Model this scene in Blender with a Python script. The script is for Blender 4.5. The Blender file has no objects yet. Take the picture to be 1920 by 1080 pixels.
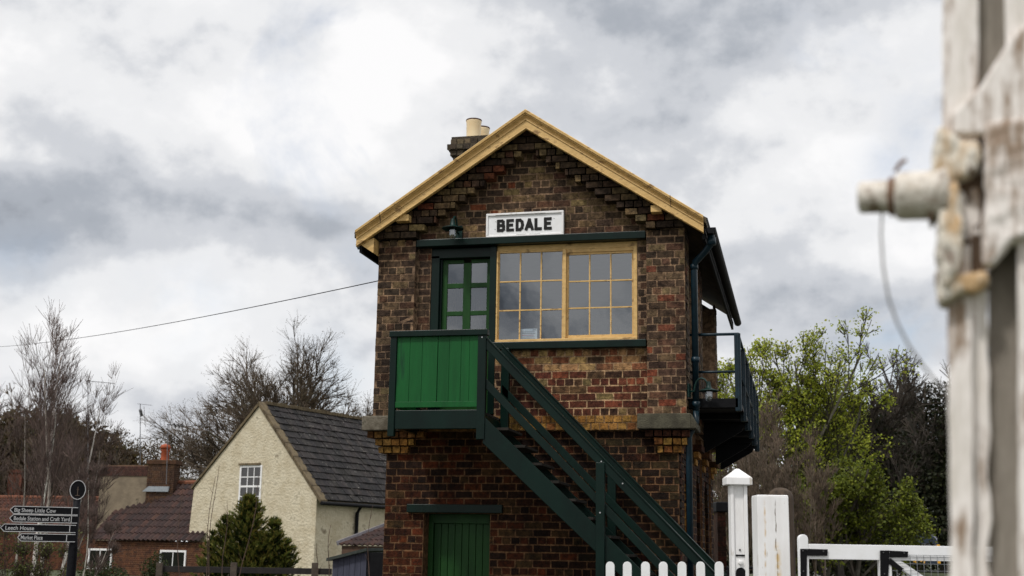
import bpy, math, random
from mathutils import Vector, Matrix, Euler, noise
random.seed(11)
sc = bpy.context.scene
# ------------------------------------------------------------------ camera
F_PX, H_OFF, ROLL = 2350.0, 490.0, 0.016
FP = math.hypot(F_PX, H_OFF); PITCH = math.atan(H_OFF/F_PX); YAW = math.atan(555/FP)
CAM = Vector((3.5432, -16.7788, 1.6))
FW = Vector((-math.sin(YAW)*math.cos(PITCH), math.cos(YAW)*math.cos(PITCH), math.sin(PITCH)))
_r = Vector((math.cos(YAW), math.sin(YAW), 0)); _u = _r.cross(FW)
RT = _r*math.cos(ROLL)+_u*math.sin(ROLL); UP = -_r*math.sin(ROLL)+_u*math.cos(ROLL)
cam_d = bpy.data.cameras.new('camera'); cam = bpy.data.objects.new('camera', cam_d)
sc.collection.objects.link(cam); sc.camera = cam
cam.matrix_world = Matrix(((RT.x, UP.x, -FW.x, CAM.x), (RT.y, UP.y, -FW.y, CAM.y), (RT.z, UP.z, -FW.z, CAM.z), (0, 0, 0, 1)))
cam_d.sensor_width = 36; cam_d.lens = F_PX/1920*36; cam_d.clip_end = 3000; cam_d.clip_start = 0.05
cam_d.dof.use_dof = True; cam_d.dof.focus_distance = 17.0; cam_d.dof.aperture_fstop = 2.6
# ------------------------------------------------------------------ view
sc.view_settings.view_transform = 'Standard'; sc.view_settings.look = 'None'
sc.view_settings.exposure = 0.0; sc.view_settings.gamma = 1.0
SUN_EL, SUN_AZ = math.radians(56), math.radians(208)      # azimuth clockwise from +Y
# ------------------------------------------------------------------ world : broken overcast
def ray(px, py): return FW + RT*((px-960)/F_PX) - UP*((py-540)/F_PX)
w = bpy.data.worlds.new('World'); sc.world = w; w.use_nodes = True
nt = w.node_tree; N = nt.nodes; L = nt.links; N.clear()
def nd(t, **k):
    n = N.new(t)
    for a, b in k.items(): setattr(n, a, b)
    return n
def wmath(op, a, b=None, c=None, clamp=False):
    n = nd('ShaderNodeMath', operation=op); n.use_clamp = clamp
    for i, v in enumerate((a, b, c)):
        if v is None: continue
        if isinstance(v, (int, float)): n.inputs[i].default_value = v
        else: L.new(v, n.inputs[i])
    return n.outputs[0]
tc = nd('ShaderNodeTexCoord'); dirv = tc.outputs['Generated']
sep = nd('ShaderNodeSeparateXYZ'); L.new(dirv, sep.inputs[0])
zc = wmath('ADD', wmath('MAXIMUM', sep.outputs[2], 0.0), 0.22)
px_ = wmath('DIVIDE', sep.outputs[0], zc); py_ = wmath('DIVIDE', sep.outputs[1], zc)
comb = nd('ShaderNodeCombineXYZ'); L.new(sep.outputs[0], comb.inputs[0]); L.new(sep.outputs[1], comb.inputs[1])
L.new(wmath('MULTIPLY', sep.outputs[2], 1.3), comb.inputs[2])
def wnoise(vec, scale, detail, rough, dist, off):
    mp = nd('ShaderNodeMapping'); mp.inputs['Location'].default_value = off; L.new(vec, mp.inputs[0])
    n = nd('ShaderNodeTexNoise'); n.inputs['Scale'].default_value = scale; n.inputs['Detail'].default_value = detail
    n.inputs['Roughness'].default_value = rough; n.inputs['Distortion'].default_value = dist
    L.new(mp.outputs[0], n.inputs[0]); return n.outputs['Fac']
n1 = wnoise(comb.outputs[0], 3.7, 9, .50, .0, (3.1, 1.7, 0.4))
n1b = wnoise(comb.outputs[0], 3.7, 9, .50, .0, (3.1, 1.7, 0.43))      # the same cloud a little higher up: lit tops, shaded bases
n2 = wnoise(comb.outputs[0], 12.0, 8, .55, .0, (7.3, 2.2, 1.9))
n2b = wnoise(comb.outputs[0], 12.0, 8, .55, .0, (7.3, 2.2, 1.92))
base = wmath('ADD', wmath('MULTIPLY', wmath('SUBTRACT', n1, .5), 1.25), wmath('MULTIPLY', wmath('SUBTRACT', n2, .5), .36))
base = wmath('ADD', base, wmath('ADD', wmath('MULTIPLY', wmath('SUBTRACT', n1, n1b), 3.6), wmath('MULTIPLY', wmath('SUBTRACT', n2, n2b), 1.0)))
# broad cloud masses of this sky: (azimuth/elevation direction, size, weight); + bright, - dark
warp = nd('ShaderNodeTexNoise'); warp.inputs['Scale'].default_value = 3.5; warp.inputs['Detail'].default_value = 6
L.new(dirv, warp.inputs[0])
wv = nd('ShaderNodeVectorMath', operation='SUBTRACT'); L.new(warp.outputs['Color'], wv.inputs[0]); wv.inputs[1].default_value = (.5, .5, .5)
wv2 = nd('ShaderNodeVectorMath', operation='SCALE'); L.new(wv.outputs[0], wv2.inputs[0]); wv2.inputs['Scale'].default_value = .12
wv3 = nd('ShaderNodeVectorMath', operation='ADD'); L.new(dirv, wv3.inputs[0]); L.new(wv2.outputs[0], wv3.inputs[1])
MASSES = [(60, 330, 150, -.25), (250, 400, 130, -.55), (480, 405, 130, -.62), (640, 440, 110, -.4), (60, 420, 110, -.5), (850, 350, 110, -.12),
          (180, 120, 190, .1), (470, 270, 170, .42), (620, 330, 120, .42), (700, 120, 110, .3), (130, 540, 130, .5), (480, 560, 130, .35), (330, 610, 110, .28),
          (820, 90, 130, -.12), (1150, 180, 190, -.34), (1350, 110, 190, -.22), (1000, 60, 120, .02), (1560, 130, 150, -.08), (1500, 400, 170, -.02), (1440, 560, 90, -.3), (1620, 650, 100, -.25),
          (1560, 300, 110, .32), (1690, 400, 100, .3), (1450, 590, 70, .15), (300, 740, 120, -.15), (600, 500, 90, -.1), (680, 650, 120, .05)]
acc = base
# the cloud masses behind the photographer, as they are mirrored in the signal box window
BEHIND = [(1005, 515, 40, .55), (1090, 520, 45, .45), (955, 590, 45, -.6), (1150, 555, 35, -.55), (1182, 530, 22, .5), (1040, 605, 22, .45), (1125, 605, 18, .4), (965, 490, 30, -.3), (850, 545, 60, -.4), (1075, 585, 22, -.5)]
for (bx, by, rad, amp) in MASSES+[(x_, y_, r_, a_*10) for x_, y_, r_, a_ in BEHIND]:
    d = ray(bx, by).normalized()
    if abs(amp) >= 1.5: d.y = -d.y; amp /= 5.0
    else: amp *= 1.3
    dp = nd('ShaderNodeVectorMath', operation='DOT_PRODUCT'); L.new(wv3.outputs[0], dp.inputs[0]); dp.inputs[1].default_value = d
    ln = nd('ShaderNodeVectorMath', operation='LENGTH'); L.new(wv3.outputs[0], ln.inputs[0])
    c = wmath('DIVIDE', dp.outputs['Value'], ln.outputs['Value'])
    k = 1.0/((rad/F_PX)**2)
    e = wmath('EXPONENT', wmath('MULTIPLY', wmath('SUBTRACT', c, 1.0), k*1.2))
    acc = wmath('ADD', acc, wmath('MULTIPLY', e, amp))
fac = wmath('ADD', wmath('MULTIPLY', acc, .56), .705, clamp=True)
ramp = nd('ShaderNodeValToRGB'); cr = ramp.color_ramp; cr.interpolation = 'EASE'
cr.elements[0].position = 0.0; cr.elements[0].color = (.25, .27, .31, 1)
cr.elements[1].position = 1.0; cr.elements[1].color = (.98, .975, .98, 1)
for p, col in ((.25, (.42, .45, .50, 1)), (.5, (.63, .65, .69, 1)), (.74, (.86, .865, .88, 1))):
    el = cr.elements.new(p); el.color = col
L.new(fac, ramp.inputs[0])
sky = nd('ShaderNodeTexSky', sky_type='NISHITA'); sky.sun_disc = False; sky.sun_elevation = SUN_EL; sky.sun_rotation = SUN_AZ
skym = nd('ShaderNodeVectorMath', operation='SCALE'); L.new(sky.outputs[0], skym.inputs[0]); skym.inputs['Scale'].default_value = .13
# gaps of blue where the cloud is thin
n3 = wnoise(dirv, 4.2, 6, .6, .3, (.3, .9, .2))
gap = wmath('MULTIPLY', wmath('SUBTRACT', n3, .60), 9.0, clamp=True)
for (bx, by, rad) in ((340, 600, 70), (1770, 190, 60), (40, 490, 45), (1700, 300, 60), (640, 745, 60)):
    d = ray(bx, by).normalized()
    dp = nd('ShaderNodeVectorMath', operation='DOT_PRODUCT'); L.new(wv3.outputs[0], dp.inputs[0]); dp.inputs[1].default_value = d
    ln = nd('ShaderNodeVectorMath', operation='LENGTH'); L.new(wv3.outputs[0], ln.inputs[0])
    e = wmath('EXPONENT', wmath('MULTIPLY', wmath('SUBTRACT', wmath('DIVIDE', dp.outputs['Value'], ln.outputs['Value']), 1.0), 1.2/((rad/F_PX)**2)))
    gap = wmath('ADD', gap, wmath('MULTIPLY', e, .85), clamp=True)
gap = wmath('MULTIPLY', gap, wmath('MULTIPLY', wmath('SUBTRACT', n2, .38), 3.0, clamp=True), clamp=True)
blue = nd('ShaderNodeMix', data_type='RGBA'); L.new(wmath('MULTIPLY', gap, .62), blue.inputs['Factor'])
L.new(ramp.outputs[0], blue.inputs['A']); L.new(skym.outputs[0], blue.inputs['B'])
# an overcast sky is brighter towards the zenith
zb = wmath('ADD', 1.0, wmath('MULTIPLY', wmath('SUBTRACT', sep.outputs[2], .46, clamp=True), 1.7))
fin = nd('ShaderNodeVectorMath', operation='SCALE'); L.new(blue.outputs['Result'], fin.inputs[0]); L.new(zb, fin.inputs['Scale'])
bg = nd('ShaderNodeBackground'); L.new(fin.outputs[0], bg.inputs[0]); bg.inputs[1].default_value = 1.0
wo = nd('ShaderNodeOutputWorld'); L.new(bg.outputs[0], wo.inputs[0])
# ------------------------------------------------------------------ sun behind cloud
sd = bpy.data.lights.new('sun', 'SUN'); sd.energy = 2.2; sd.angle = math.radians(6); sd.color = (1, .975, .94)
sun = bpy.data.objects.new('sun', sd); sc.collection.objects.link(sun)
sdir = Vector((math.sin(SUN_AZ)*math.cos(SUN_EL), math.cos(SUN_AZ)*math.cos(SUN_EL), math.sin(SUN_EL)))
sun.rotation_euler = sdir.to_track_quat('Z', 'Y').to_euler(); sun.location = (0, -30, 40)
# ------------------------------------------------------------------ materials
def lin(c): c /= 255.0; return c/12.92 if c <= .04045 else ((c+.055)/1.055)**2.4
ILL = 1.08
def D(r, g, b, k=1.0): return tuple(min(.85, lin(v)/ILL*k) for v in (r, g, b))
MATS = {}
def mat(name, c1, c2=None, c3=None, scale=6.0, stretch=(1, 1, 1), rough=.6, bump=.2, bscale=30, attr=False, spec=.4, metal=0.0, mixk=1.0, fine=None, st=.30, stain=None):
    if name in MATS: return MATS[name]
    m = bpy.data.materials.new(name); m.use_nodes = True; t = m.node_tree; ns, lk = t.nodes, t.links
    b = ns['Principled BSDF']; b.inputs['Roughness'].default_value = rough; b.inputs['Metallic'].default_value = metal
    b.inputs['Specular IOR Level'].default_value = spec
    co = ns.new('ShaderNodeTexCoord'); mp = ns.new('ShaderNodeMapping'); mp.inputs['Scale'].default_value = stretch
    lk.new(co.outputs['Object'], mp.inputs[0])
    nz = ns.new('ShaderNodeTexNoise'); nz.inputs['Scale'].default_value = scale; nz.inputs['Detail'].default_value = 7; nz.inputs['Roughness'].default_value = .62
    lk.new(mp.outputs[0], nz.inputs[0])
    rp = ns.new('ShaderNodeValToRGB'); e = rp.color_ramp.elements
    lk.new(nz.outputs['Fac'], rp.inputs[0])
    if attr:
        at = ns.new('ShaderNodeAttribute'); at.attribute_name = 'Col'
        e[0].position = .33; e[0].color = (*c1, 1); e[1].position = .68; e[1].color = (*(c2 or (1.3,)*3), 1)
        mx = ns.new('ShaderNodeMix'); mx.data_type = 'RGBA'; mx.blend_type = 'MULTIPLY'; mx.inputs['Factor'].default_value = mixk
        lk.new(at.outputs['Color'], mx.inputs['A']); lk.new(rp.outputs[0], mx.inputs['B']); out = mx.outputs['Result']
        if fine:
            nf = ns.new('ShaderNodeTexNoise'); nf.inputs['Scale'].default_value = fine[0]; nf.inputs['Detail'].default_value = 5; nf.inputs['Roughness'].default_value = .7
            lk.new(mp.outputs[0], nf.inputs[0])
            rf = ns.new('ShaderNodeValToRGB'); rf.color_ramp.elements[0].position = fine[1]; rf.color_ramp.elements[1].position = fine[2]
            rf.color_ramp.elements[0].color = (0, 0, 0, 1); rf.color_ramp.elements[1].color = (1, 1, 1, 1); lk.new(nf.outputs['Fac'], rf.inputs[0])
            m2 = ns.new('ShaderNodeMix'); m2.data_type = 'RGBA'; lk.new(rf.outputs[0], m2.inputs['Factor']); lk.new(out, m2.inputs['A']); m2.inputs['B'].default_value = (*fine[3], 1)
            out = m2.outputs['Result']
        if stain:      # broad damp and soot weathering running down the wall
            mps = ns.new('ShaderNodeMapping'); mps.inputs['Scale'].default_value = (1.6, 1.6, .55); lk.new(co.outputs['Object'], mps.inputs[0])
            nsn = ns.new('ShaderNodeTexNoise'); nsn.inputs['Scale'].default_value = 1.3; nsn.inputs['Detail'].default_value = 6; nsn.inputs['Roughness'].default_value = .6; lk.new(mps.outputs[0], nsn.inputs[0])
            rs = ns.new('ShaderNodeValToRGB'); rs.color_ramp.elements[0].position = .36; rs.color_ramp.elements[1].position = .62
            rs.color_ramp.elements[0].color = (*stain[0], 1); rs.color_ramp.elements[1].color = (*stain[1], 1); lk.new(nsn.outputs['Fac'], rs.inputs[0])
            m3 = ns.new('ShaderNodeMix'); m3.data_type = 'RGBA'; m3.blend_type = 'MULTIPLY'; m3.inputs['Factor'].default_value = 1; lk.new(out, m3.inputs['A']); lk.new(rs.outputs[0], m3.inputs['B']); out = m3.outputs['Result']
        lk.new(out, b.inputs['Base Color'])
    else:
        c2 = c2 or tuple(v*.75 for v in c1)
        e[0].position = .32; e[0].color = (*c2, 1); e[1].position = .62; e[1].color = (*c1, 1)
        if c3: q = rp.color_ramp.elements.new(.40); q.color = (*c1, 1); e[0].color = (*c3, 1); rp.color_ramp.elements[-1].color = (*c2, 1); e[0].position = st; q.position = st+.10
        lk.new(rp.outputs[0], b.inputs['Base Color'])
    if bump:
        bn = ns.new('ShaderNodeTexNoise'); bn.inputs['Scale'].default_value = bscale; bn.inputs['Detail'].default_value = 6; lk.new(mp.outputs[0], bn.inputs[0])
        bp = ns.new('ShaderNodeBump'); bp.inputs['Strength'].default_value = bump; bp.inputs['Distance'].default_value = .02
        lk.new(bn.outputs['Fac'], bp.inputs['Height']); lk.new(bp.outputs[0], b.inputs['Normal'])
    MATS[name] = m; return m
def glass(name, refl=.2, tint=(.5, .53, .56), tr=(.75, .8, .8)):
    m = bpy.data.materials.new(name); m.use_nodes = True; t = m.node_tree; ns, lk = t.nodes, t.links
    o = ns['Material Output']; ns.remove(ns['Principled BSDF'])
    g = ns.new('ShaderNodeBsdfGlossy'); g.inputs['Roughness'].default_value = .01; g.inputs['Color'].default_value = (*tint, 1)
    nz = ns.new('ShaderNodeTexNoise'); nz.inputs['Scale'].default_value = 3.0; co = ns.new('ShaderNodeTexCoord'); lk.new(co.outputs['Object'], nz.inputs[0])
    bp = ns.new('ShaderNodeBump'); bp.inputs['Strength'].default_value = .08; bp.inputs['Distance'].default_value = .01; lk.new(nz.outputs['Fac'], bp.inputs['Height']); lk.new(bp.outputs[0], g.inputs['Normal'])
    r = ns.new('ShaderNodeBsdfTransparent'); r.inputs['Color'].default_value = (*tr, 1)
    mx = ns.new('ShaderNodeMixShader'); mx.inputs[0].default_value = refl
    lk.new(r.outputs[0], mx.inputs[1]); lk.new(g.outputs[0], mx.inputs[2]); lk.new(mx.outputs[0], o.inputs[0])
    MATS[name] = m; return m
brick = mat('brickwork', (.34, .32, .31), (1.62, 1.56, 1.42), scale=16, rough=.9, bump=.55, bscale=70, attr=True, spec=.15, fine=(46, .56, .68, (.020, .017, .013)), stain=((.60, .60, .62), (1.22, 1.18, 1.10)))
stone = mat('ledge_stone', D(120, 112, 98), D(84, 76, 62), D(60, 56, 40), scale=7, rough=.9, bump=.5, bscale=60)
stone_dk = mat('mossy_ledge_stone', D(84, 80, 64), D(58, 54, 42), D(44, 44, 28), scale=6, rough=.9, bump=.5, bscale=60)
cream = mat('ochre_cream_paint', D(218, 180, 116, 1.02), D(198, 160, 98, 1.0), D(146, 112, 66), scale=5, stretch=(1, 1, 2), rough=.5, bump=.10, bscale=25, st=.34)
cream_lt = mat('cream_pot_glaze', D(232, 210, 170, 1.15), D(222, 194, 150, 1.15), scale=4, rough=.4, bump=.05)
dkgreen = mat('dark_green_paint', D(12, 54, 44, .34), D(8, 40, 33, .34), scale=4, stretch=(1, 1, .4), rough=.36, bump=.12, bscale=14, spec=.2)
midgreen = mat('door_green_paint', D(42, 92, 38, .6), D(26, 72, 26, .6), scale=4, stretch=(1, 1, .3), rough=.45, bump=.05, spec=.2)
panelgreen = mat('bright_green_paint', D(24, 100, 46, .75), D(18, 84, 38, .75), D(18, 64, 40, .7), scale=2.2, stretch=(2, 1, .25), rough=.45, bump=.05, bscale=20, spec=.2)
teal = mat('blue_green_metal_paint', D(24, 56, 70, .55), D(16, 40, 50, .55), scale=8, rough=.38, bump=.08, spec=.3)
black = mat('black_paint', (.007, .007, .008), (.004, .004, .005), scale=8, rough=.6, bump=.1, spec=.12)
soffit = mat('shaded_soffit_boards', (.10, .075, .04), (.05, .04, .025), scale=6, rough=.8, bump=.1)  # cream boards darkened: overhang shade put into the colour
slate_m = mat('roof_slates', (.5, .5, .5), (1.25, 1.2, 1.15), scale=3, rough=.75, bump=.4, bscale=30, attr=True, spec=.2, fine=(8, .61, .68, (.22, .21, .19)), stain=((.7, .7, .68), (1.2, 1.15, 1.1)))
tile_m = mat('clay_tiles', (.6, .6, .6), (1.35, 1.3, 1.3), scale=4, rough=.75, bump=.3, bscale=30, attr=True)
whitewood = mat('white_painted_wood', (.83, .82, .81), (.76, .74, .72), D(160, 144, 120), scale=7, stretch=(1, 1, .25), rough=.5, bump=.15, bscale=40)
whiteclean = mat('fresh_white_paint', (.82, .82, .82), (.75, .745, .73), scale=5, rough=.4, bump=.05)
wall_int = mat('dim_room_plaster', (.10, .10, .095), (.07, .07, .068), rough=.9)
glass_m = glass('old_window_glass', .28, tint=(.62, .65, .68)); glass_far = glass('cottage_glass', .2, tint=(.35, .36, .38), tr=(.3, .3, .32)); jar_glass = glass('lamp_jar_glass', .22, tint=(.8, .85, .9), tr=(.85, .88, .88))
# ------------------------------------------------------------------ mesh builder
class MB:
    def __init__(s): s.v = []; s.f = []; s.c = []; s.mi = []; s.col = (1, 1, 1); s.m = 0
    def face(s, pts, col=None, mi=None):
        b = len(s.v); s.v += [tuple(p) for p in pts]; s.f.append(tuple(range(b, b+len(pts)))); s.c.append(col or s.col); s.mi.append(s.m if mi is None else mi)
    def hexa(s, p, col=None, mi=None):     # 8 points: bottom ring 0-3, top ring 4-7
        b = len(s.v); s.v += [tuple(q) for q in p]
        for q in ((3, 2, 1, 0), (4, 5, 6, 7), (0, 1, 5, 4), (1, 2, 6, 5), (2, 3, 7, 6), (3, 0, 4, 7)):
            s.f.append(tuple(b+i for i in q)); s.c.append(col or s.col); s.mi.append(s.m if mi is None else mi)
    def box(s, x0, x1, y0, y1, z0, z1, col=None, mi=None, j=0):
        p = [(x0, y0, z0), (x1, y0, z0), (x1, y1, z0), (x0, y1, z0), (x0, y0, z1), (x1, y0, z1), (x1, y1, z1), (x0, y1, z1)]
        if j: p = [tuple(a+random.uniform(-j, j) for a in q) for q in p]
        s.hexa(p, col, mi)
    def prism(s, poly, y0, y1, col=None, mi=None):      # poly in (x,z), extruded along y
        n = len(poly); b = len(s.v)
        s.v += [(x, y0, z) for x, z in poly]+[(x, y1, z) for x, z in poly]
        fs = [tuple(range(b, b+n)), tuple(range(b+2*n-1, b+n-1, -1))]+[(b+(i+1) % n, b+i, b+n+i, b+n+(i+1) % n) for i in range(n)]
        for q in fs: s.f.append(q); s.c.append(col or s.col); s.mi.append(s.m if mi is None else mi)
    def bar(s, a, b_, w, h, col=None, up=(0, 0, 1)):    # bar of section w x h between two points
        a = Vector(a); b_ = Vector(b_); d = (b_-a).normalized(); sd = d.cross(Vector(up))
        if sd.length < 1e-4: sd = d.cross(Vector((0, 1, 0)))
        sd.normalize(); u = sd.cross(d)
        o = [(-w/2, -h/2), (w/2, -h/2), (w/2, h/2), (-w/2, h/2)]
        s.hexa([a+sd*i+u*k for i, k in o]+[b_+sd*i+u*k for i, k in o], col)
    def tube(s, pts, rad, n=6, col=None, cap=True):
        pts = [Vector(p) for p in pts]; b = len(s.v); m = len(pts)
        if not isinstance(rad, (list, tuple)): rad = [rad]*m
        for i, p in enumerate(pts):
            d = (pts[min(i+1, m-1)]-pts[max(i-1, 0)]).normalized()
            a = d.cross(Vector((.13, .31, 1))); a = a.normalized() if a.length > .05 else d.cross(Vector((1, 0, 0))).normalized()
            c_ = d.cross(a)
            for k in range(n):
                t = 2*math.pi*k/n; s.v.append(tuple(p+(a*math.cos(t)+c_*math.sin(t))*rad[i]))
        for i in range(m-1):
            for k in range(n):
                s.f.append((b+i*n+k, b+i*n+(k+1) % n, b+(i+1)*n+(k+1) % n, b+(i+1)*n+k)); s.c.append(col or s.col); s.mi.append(s.m)
        if cap and n > 3:
            for q in (tuple(b+k for k in range(n-1, -1, -1)), tuple(b+(m-1)*n+k for k in range(n))):
                s.f.append(q); s.c.append(col or s.col); s.mi.append(s.m)
    def lathe(s, prof, c, n=20, axis='Z', col=None):    # prof (r,h)
        b = len(s.v)
        for r, h in prof:
            for k in range(n):
                t = 2*math.pi*k/n; x, y = r*math.cos(t), r*math.sin(t)
                p = (x, y, h) if axis == 'Z' else ((h, x, y) if axis == 'X' else (x, h, y))
                s.v.append((c[0]+p[0], c[1]+p[1], c[2]+p[2]))
        for i in range(len(prof)-1):
            for k in range(n):
                s.f.append((b+i*n+k, b+i*n+(k+1) % n, b+(i+1)*n+(k+1) % n, b+(i+1)*n+k)); s.c.append(col or s.col); s.mi.append(s.m)
    def build(s, name, mats, parent=None, bevel=0, smooth=False, label=None, loc=None):
        me = bpy.data.meshes.new(name); me.from_pydata(s.v, [], s.f)
        if not isinstance(mats, (list, tuple)): mats = [mats]
        for m in mats: me.materials.append(m)
        me.polygons.foreach_set('material_index', s.mi)
        at = me.color_attributes.new('Col', 'FLOAT_COLOR', 'CORNER'); buf = []
        for f, c in zip(s.f, s.c): buf += [c[0], c[1], c[2], 1.0]*len(f)
        at.data.foreach_set('color', buf)
        if smooth: me.polygons.foreach_set('use_smooth', [True]*len(s.f))
        me.update()
        o = bpy.data.objects.new(name, me); sc.collection.objects.link(o)
        if parent: o.parent = parent
        if loc: o.location = loc
        if bevel:
            b = o.modifiers.new('bevel', 'BEVEL'); b.width = bevel; b.segments = 2; b.limit_method = 'ANGLE'
        if label: o['label'] = label
        return o
def thing(name, label, cat, loc=(0, 0, 0), rz=0.0, group=None):
    o = bpy.data.objects.new(name, None); sc.collection.objects.link(o); o.empty_display_size = .2
    o.location = loc; o.rotation_euler = (0, 0, rz); o['label'] = label; o['category'] = cat
    if group: o['group'] = group
    return o
def tag(o, label, cat, group=None):
    o['label'] = label; o['category'] = cat
    if group: o['group'] = group
    return o
def dup(root, loc, label, rz=None):
    r = root.copy(); sc.collection.objects.link(r); r.location = loc; r['label'] = label
    if rz is not None: r.rotation_euler = (0, 0, rz)
    for ch in list(root.children):
        c = ch.copy(); sc.collection.objects.link(c); c.parent = r
        for g in ch.children:
            q = g.copy(); sc.collection.objects.link(q); q.parent = c
    return r
def text(name, s, size, mtl, parent, loc, rot=(math.pi/2, 0, 0), ext=.003, off=0.0, align='CENTER', sx=1.0):
    cu = bpy.data.curves.new(name, 'FONT'); cu.body = s; cu.size = size; cu.extrude = ext; cu.offset = off
    cu.align_x = align; cu.align_y = 'CENTER'; t = bpy.data.objects.new(name, cu); sc.collection.objects.link(t)
    bpy.context.view_layer.update()
    me = bpy.data.meshes.new_from_object(t.evaluated_get(bpy.context.evaluated_depsgraph_get()))
    bpy.data.objects.remove(t); me.materials.clear(); me.materials.append(mtl)
    o = bpy.data.objects.new(name, me); sc.collection.objects.link(o); o.parent = parent; o.location = loc; o.rotation_euler = rot; o.scale = (sx, 1, 1)
    return o
class Fr:      # upright frame: u to the right, w away, z up, standing where a picture ray reaches depth d
    def __init__(s, px, d, deg):
        P = CAM+ray(px, 1035)*d; s.P = Vector((P.x, P.y, 0)); s.a = math.radians(deg)
        s.u = Vector((math.cos(s.a), math.sin(s.a), 0)); s.n = Vector((-math.sin(s.a), math.cos(s.a), 0))
    def at(s, px, py, w=0.0):
        d = ray(px, py); t = (s.P+s.n*w-CAM).dot(s.n)/d.dot(s.n); q = CAM+d*t-s.P
        return q.dot(s.u), q.z
    def loc(s): return (s.P.x, s.P.y, 0)
def struct(o): o['kind'] = 'structure'; return o
# ------------------------------------------------------------------ ground
g = MB(); n = 40
for i in range(n):
    for k in range(n):
        x0, x1 = -600+1200*i/n, -600+1200*(i+1)/n; y0, y1 = -300+1200*k/n, -300+1200*(k+1)/n
        g.face([(x0, y0, 0), (x1, y0, 0), (x1, y1, 0), (x0, y1, 0)])
struct(g.build('ground', mat('rough_grass', (.035, .05, .016), (.06, .06, .028), scale=.8, rough=.95, bump=.6, bscale=4)))
g = MB(); g.face([(-60, -13.5, .004), (60, -13.5, .004), (60, -7.6, .004), (-60, -7.6, .004)])
struct(g.build('road', mat('asphalt', (.05, .05, .052), (.035, .035, .036), scale=5, rough=.9, bump=.4, bscale=90)))
g = MB(); g.box(-14, 3.4, -3.2, 12, 0, .05)
struct(g.build('yard_paving', mat('gravel_yard', (.08, .07, .06), (.045, .04, .035), scale=20, rough=.95, bump=.6, bscale=80)))
g = MB(); g.box(3.6, 12, -7, 130, 0, .12)
struct(g.build('track_ballast', mat('ballast', (.12, .11, .10), (.05, .045, .04), scale=14, rough=.95, bump=.9, bscale=40)))
rail_m = mat('rail_steel', (.12, .09, .07), (.06, .04, .03), rough=.5, metal=.6)
for x in (5.2, 6.64):
    g = MB(); g.box(x-.035, x+.035, -6.5, 129, .12, .27); tag(g.build('rail', rail_m), 'left steel running rail beside the signal box' if x < 6 else 'right steel running rail farther from the signal box', 'rail')
# ------------------------------------------------------------------ brickwork
CH = .1015
UPPER = [(D(66, 54, 46), 30), (D(50, 42, 38), 22), (D(98, 84, 66), 22), (D(120, 104, 78), 10), (D(84, 60, 50), 14), (D(108, 62, 48), 3)]
GABLE = [(D(66, 54, 46), 28), (D(50, 42, 38), 16), (D(104, 88, 66), 26), (D(84, 58, 48), 14), (D(116, 62, 42), 4), (D(122, 106, 76), 12)]
PANEL = [(D(104, 58, 46, 0.74), 34), (D(79, 42, 36, 0.74), 24), (D(58, 44, 38, 0.74), 16), (D(128, 114, 80, 0.74), 12), (D(130, 72, 54, 0.74), 10), (D(98, 78, 58, 0.74), 10)]
PALE = [(D(176, 140, 102, 0.78), 3), (D(140, 84, 64, 0.78), 3), (D(188, 160, 112, 0.78), 2), (D(110, 76, 60, 0.78), 2), (D(66, 54, 48, 0.78), 1)]
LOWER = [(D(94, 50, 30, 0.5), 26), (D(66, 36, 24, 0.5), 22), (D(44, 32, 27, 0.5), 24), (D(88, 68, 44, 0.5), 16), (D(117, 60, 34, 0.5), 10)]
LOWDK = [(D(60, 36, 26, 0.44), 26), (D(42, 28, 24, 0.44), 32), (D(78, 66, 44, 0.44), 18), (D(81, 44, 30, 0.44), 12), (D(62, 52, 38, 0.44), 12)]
YELL = [(D(182, 140, 76, 0.6), 40), (D(160, 114, 60, 0.6), 30), (D(196, 154, 90, 0.6), 14), (D(150, 96, 60, 0.6), 10)]
SOOT = [(D(86, 76, 62), 3), (D(110, 96, 74), 2), (D(66, 56, 46), 2)]
def pick(pal):
    t = random.uniform(0, sum(w_ for _, w_ in pal))
    for c, w_ in pal:
        t -= w_
        if t <= 0: break
    W_ = sum(w_ for _, w_ in pal); mean = [sum(q[i]*w_ for q, w_ in pal)/W_ for i in range(3)]
    k = random.uniform(.86, 1.16); return tuple((v*.8+m_*.2)*k*random.uniform(.96, 1.04) for v, m_ in zip(c, mean))
def bricks(mb, kmin, kmax, rows, front, back, pal, header_every=4, tr=None, zoff=0.0, jit=.0045, gap=.018):
    """rows(zc)->list of (u0,u1[,front]) ; tr maps (u,y,z)->xyz"""
    for k in range(kmin, kmax):
        z0 = zoff+k*CH; zc = z0+CH/2; hd = (k % header_every == 0)
        step = .122 if hd else .244; ph = (0 if k % 2 else step/2)
        for iv in rows(zc):
            u0, u1 = iv[0], iv[1]; fr_ = iv[2] if len(iv) > 2 else front
            i = math.floor((u0-ph)/step)
            while True:
                a, b_ = ph+i*step, ph+(i+1)*step; i += 1
                if a >= u1-1e-6: break
                a, b_ = max(a, u0), min(b_, u1)
                if b_-a < .045: continue
                h = gap/2; dz = random.uniform(-.0025, .0025)
                pl = pal(zc, (a+b_)/2) if callable(pal) else pal
                p = []
                ff = fr_+random.uniform(-.004, .003)
                for zz in (z0+h+dz, z0+CH-h+dz):
                    for (uu, yy) in ((a+h, ff), (b_-h, ff), (b_-h, back), (a+h, back)):
                        q = (uu+random.uniform(-jit, jit), yy+random.uniform(-.0015, .0015), zz+random.uniform(-jit, jit)*.8)
                        p.append(tr(*q) if tr else q)
                mb.hexa(p, pick(pl))
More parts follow.
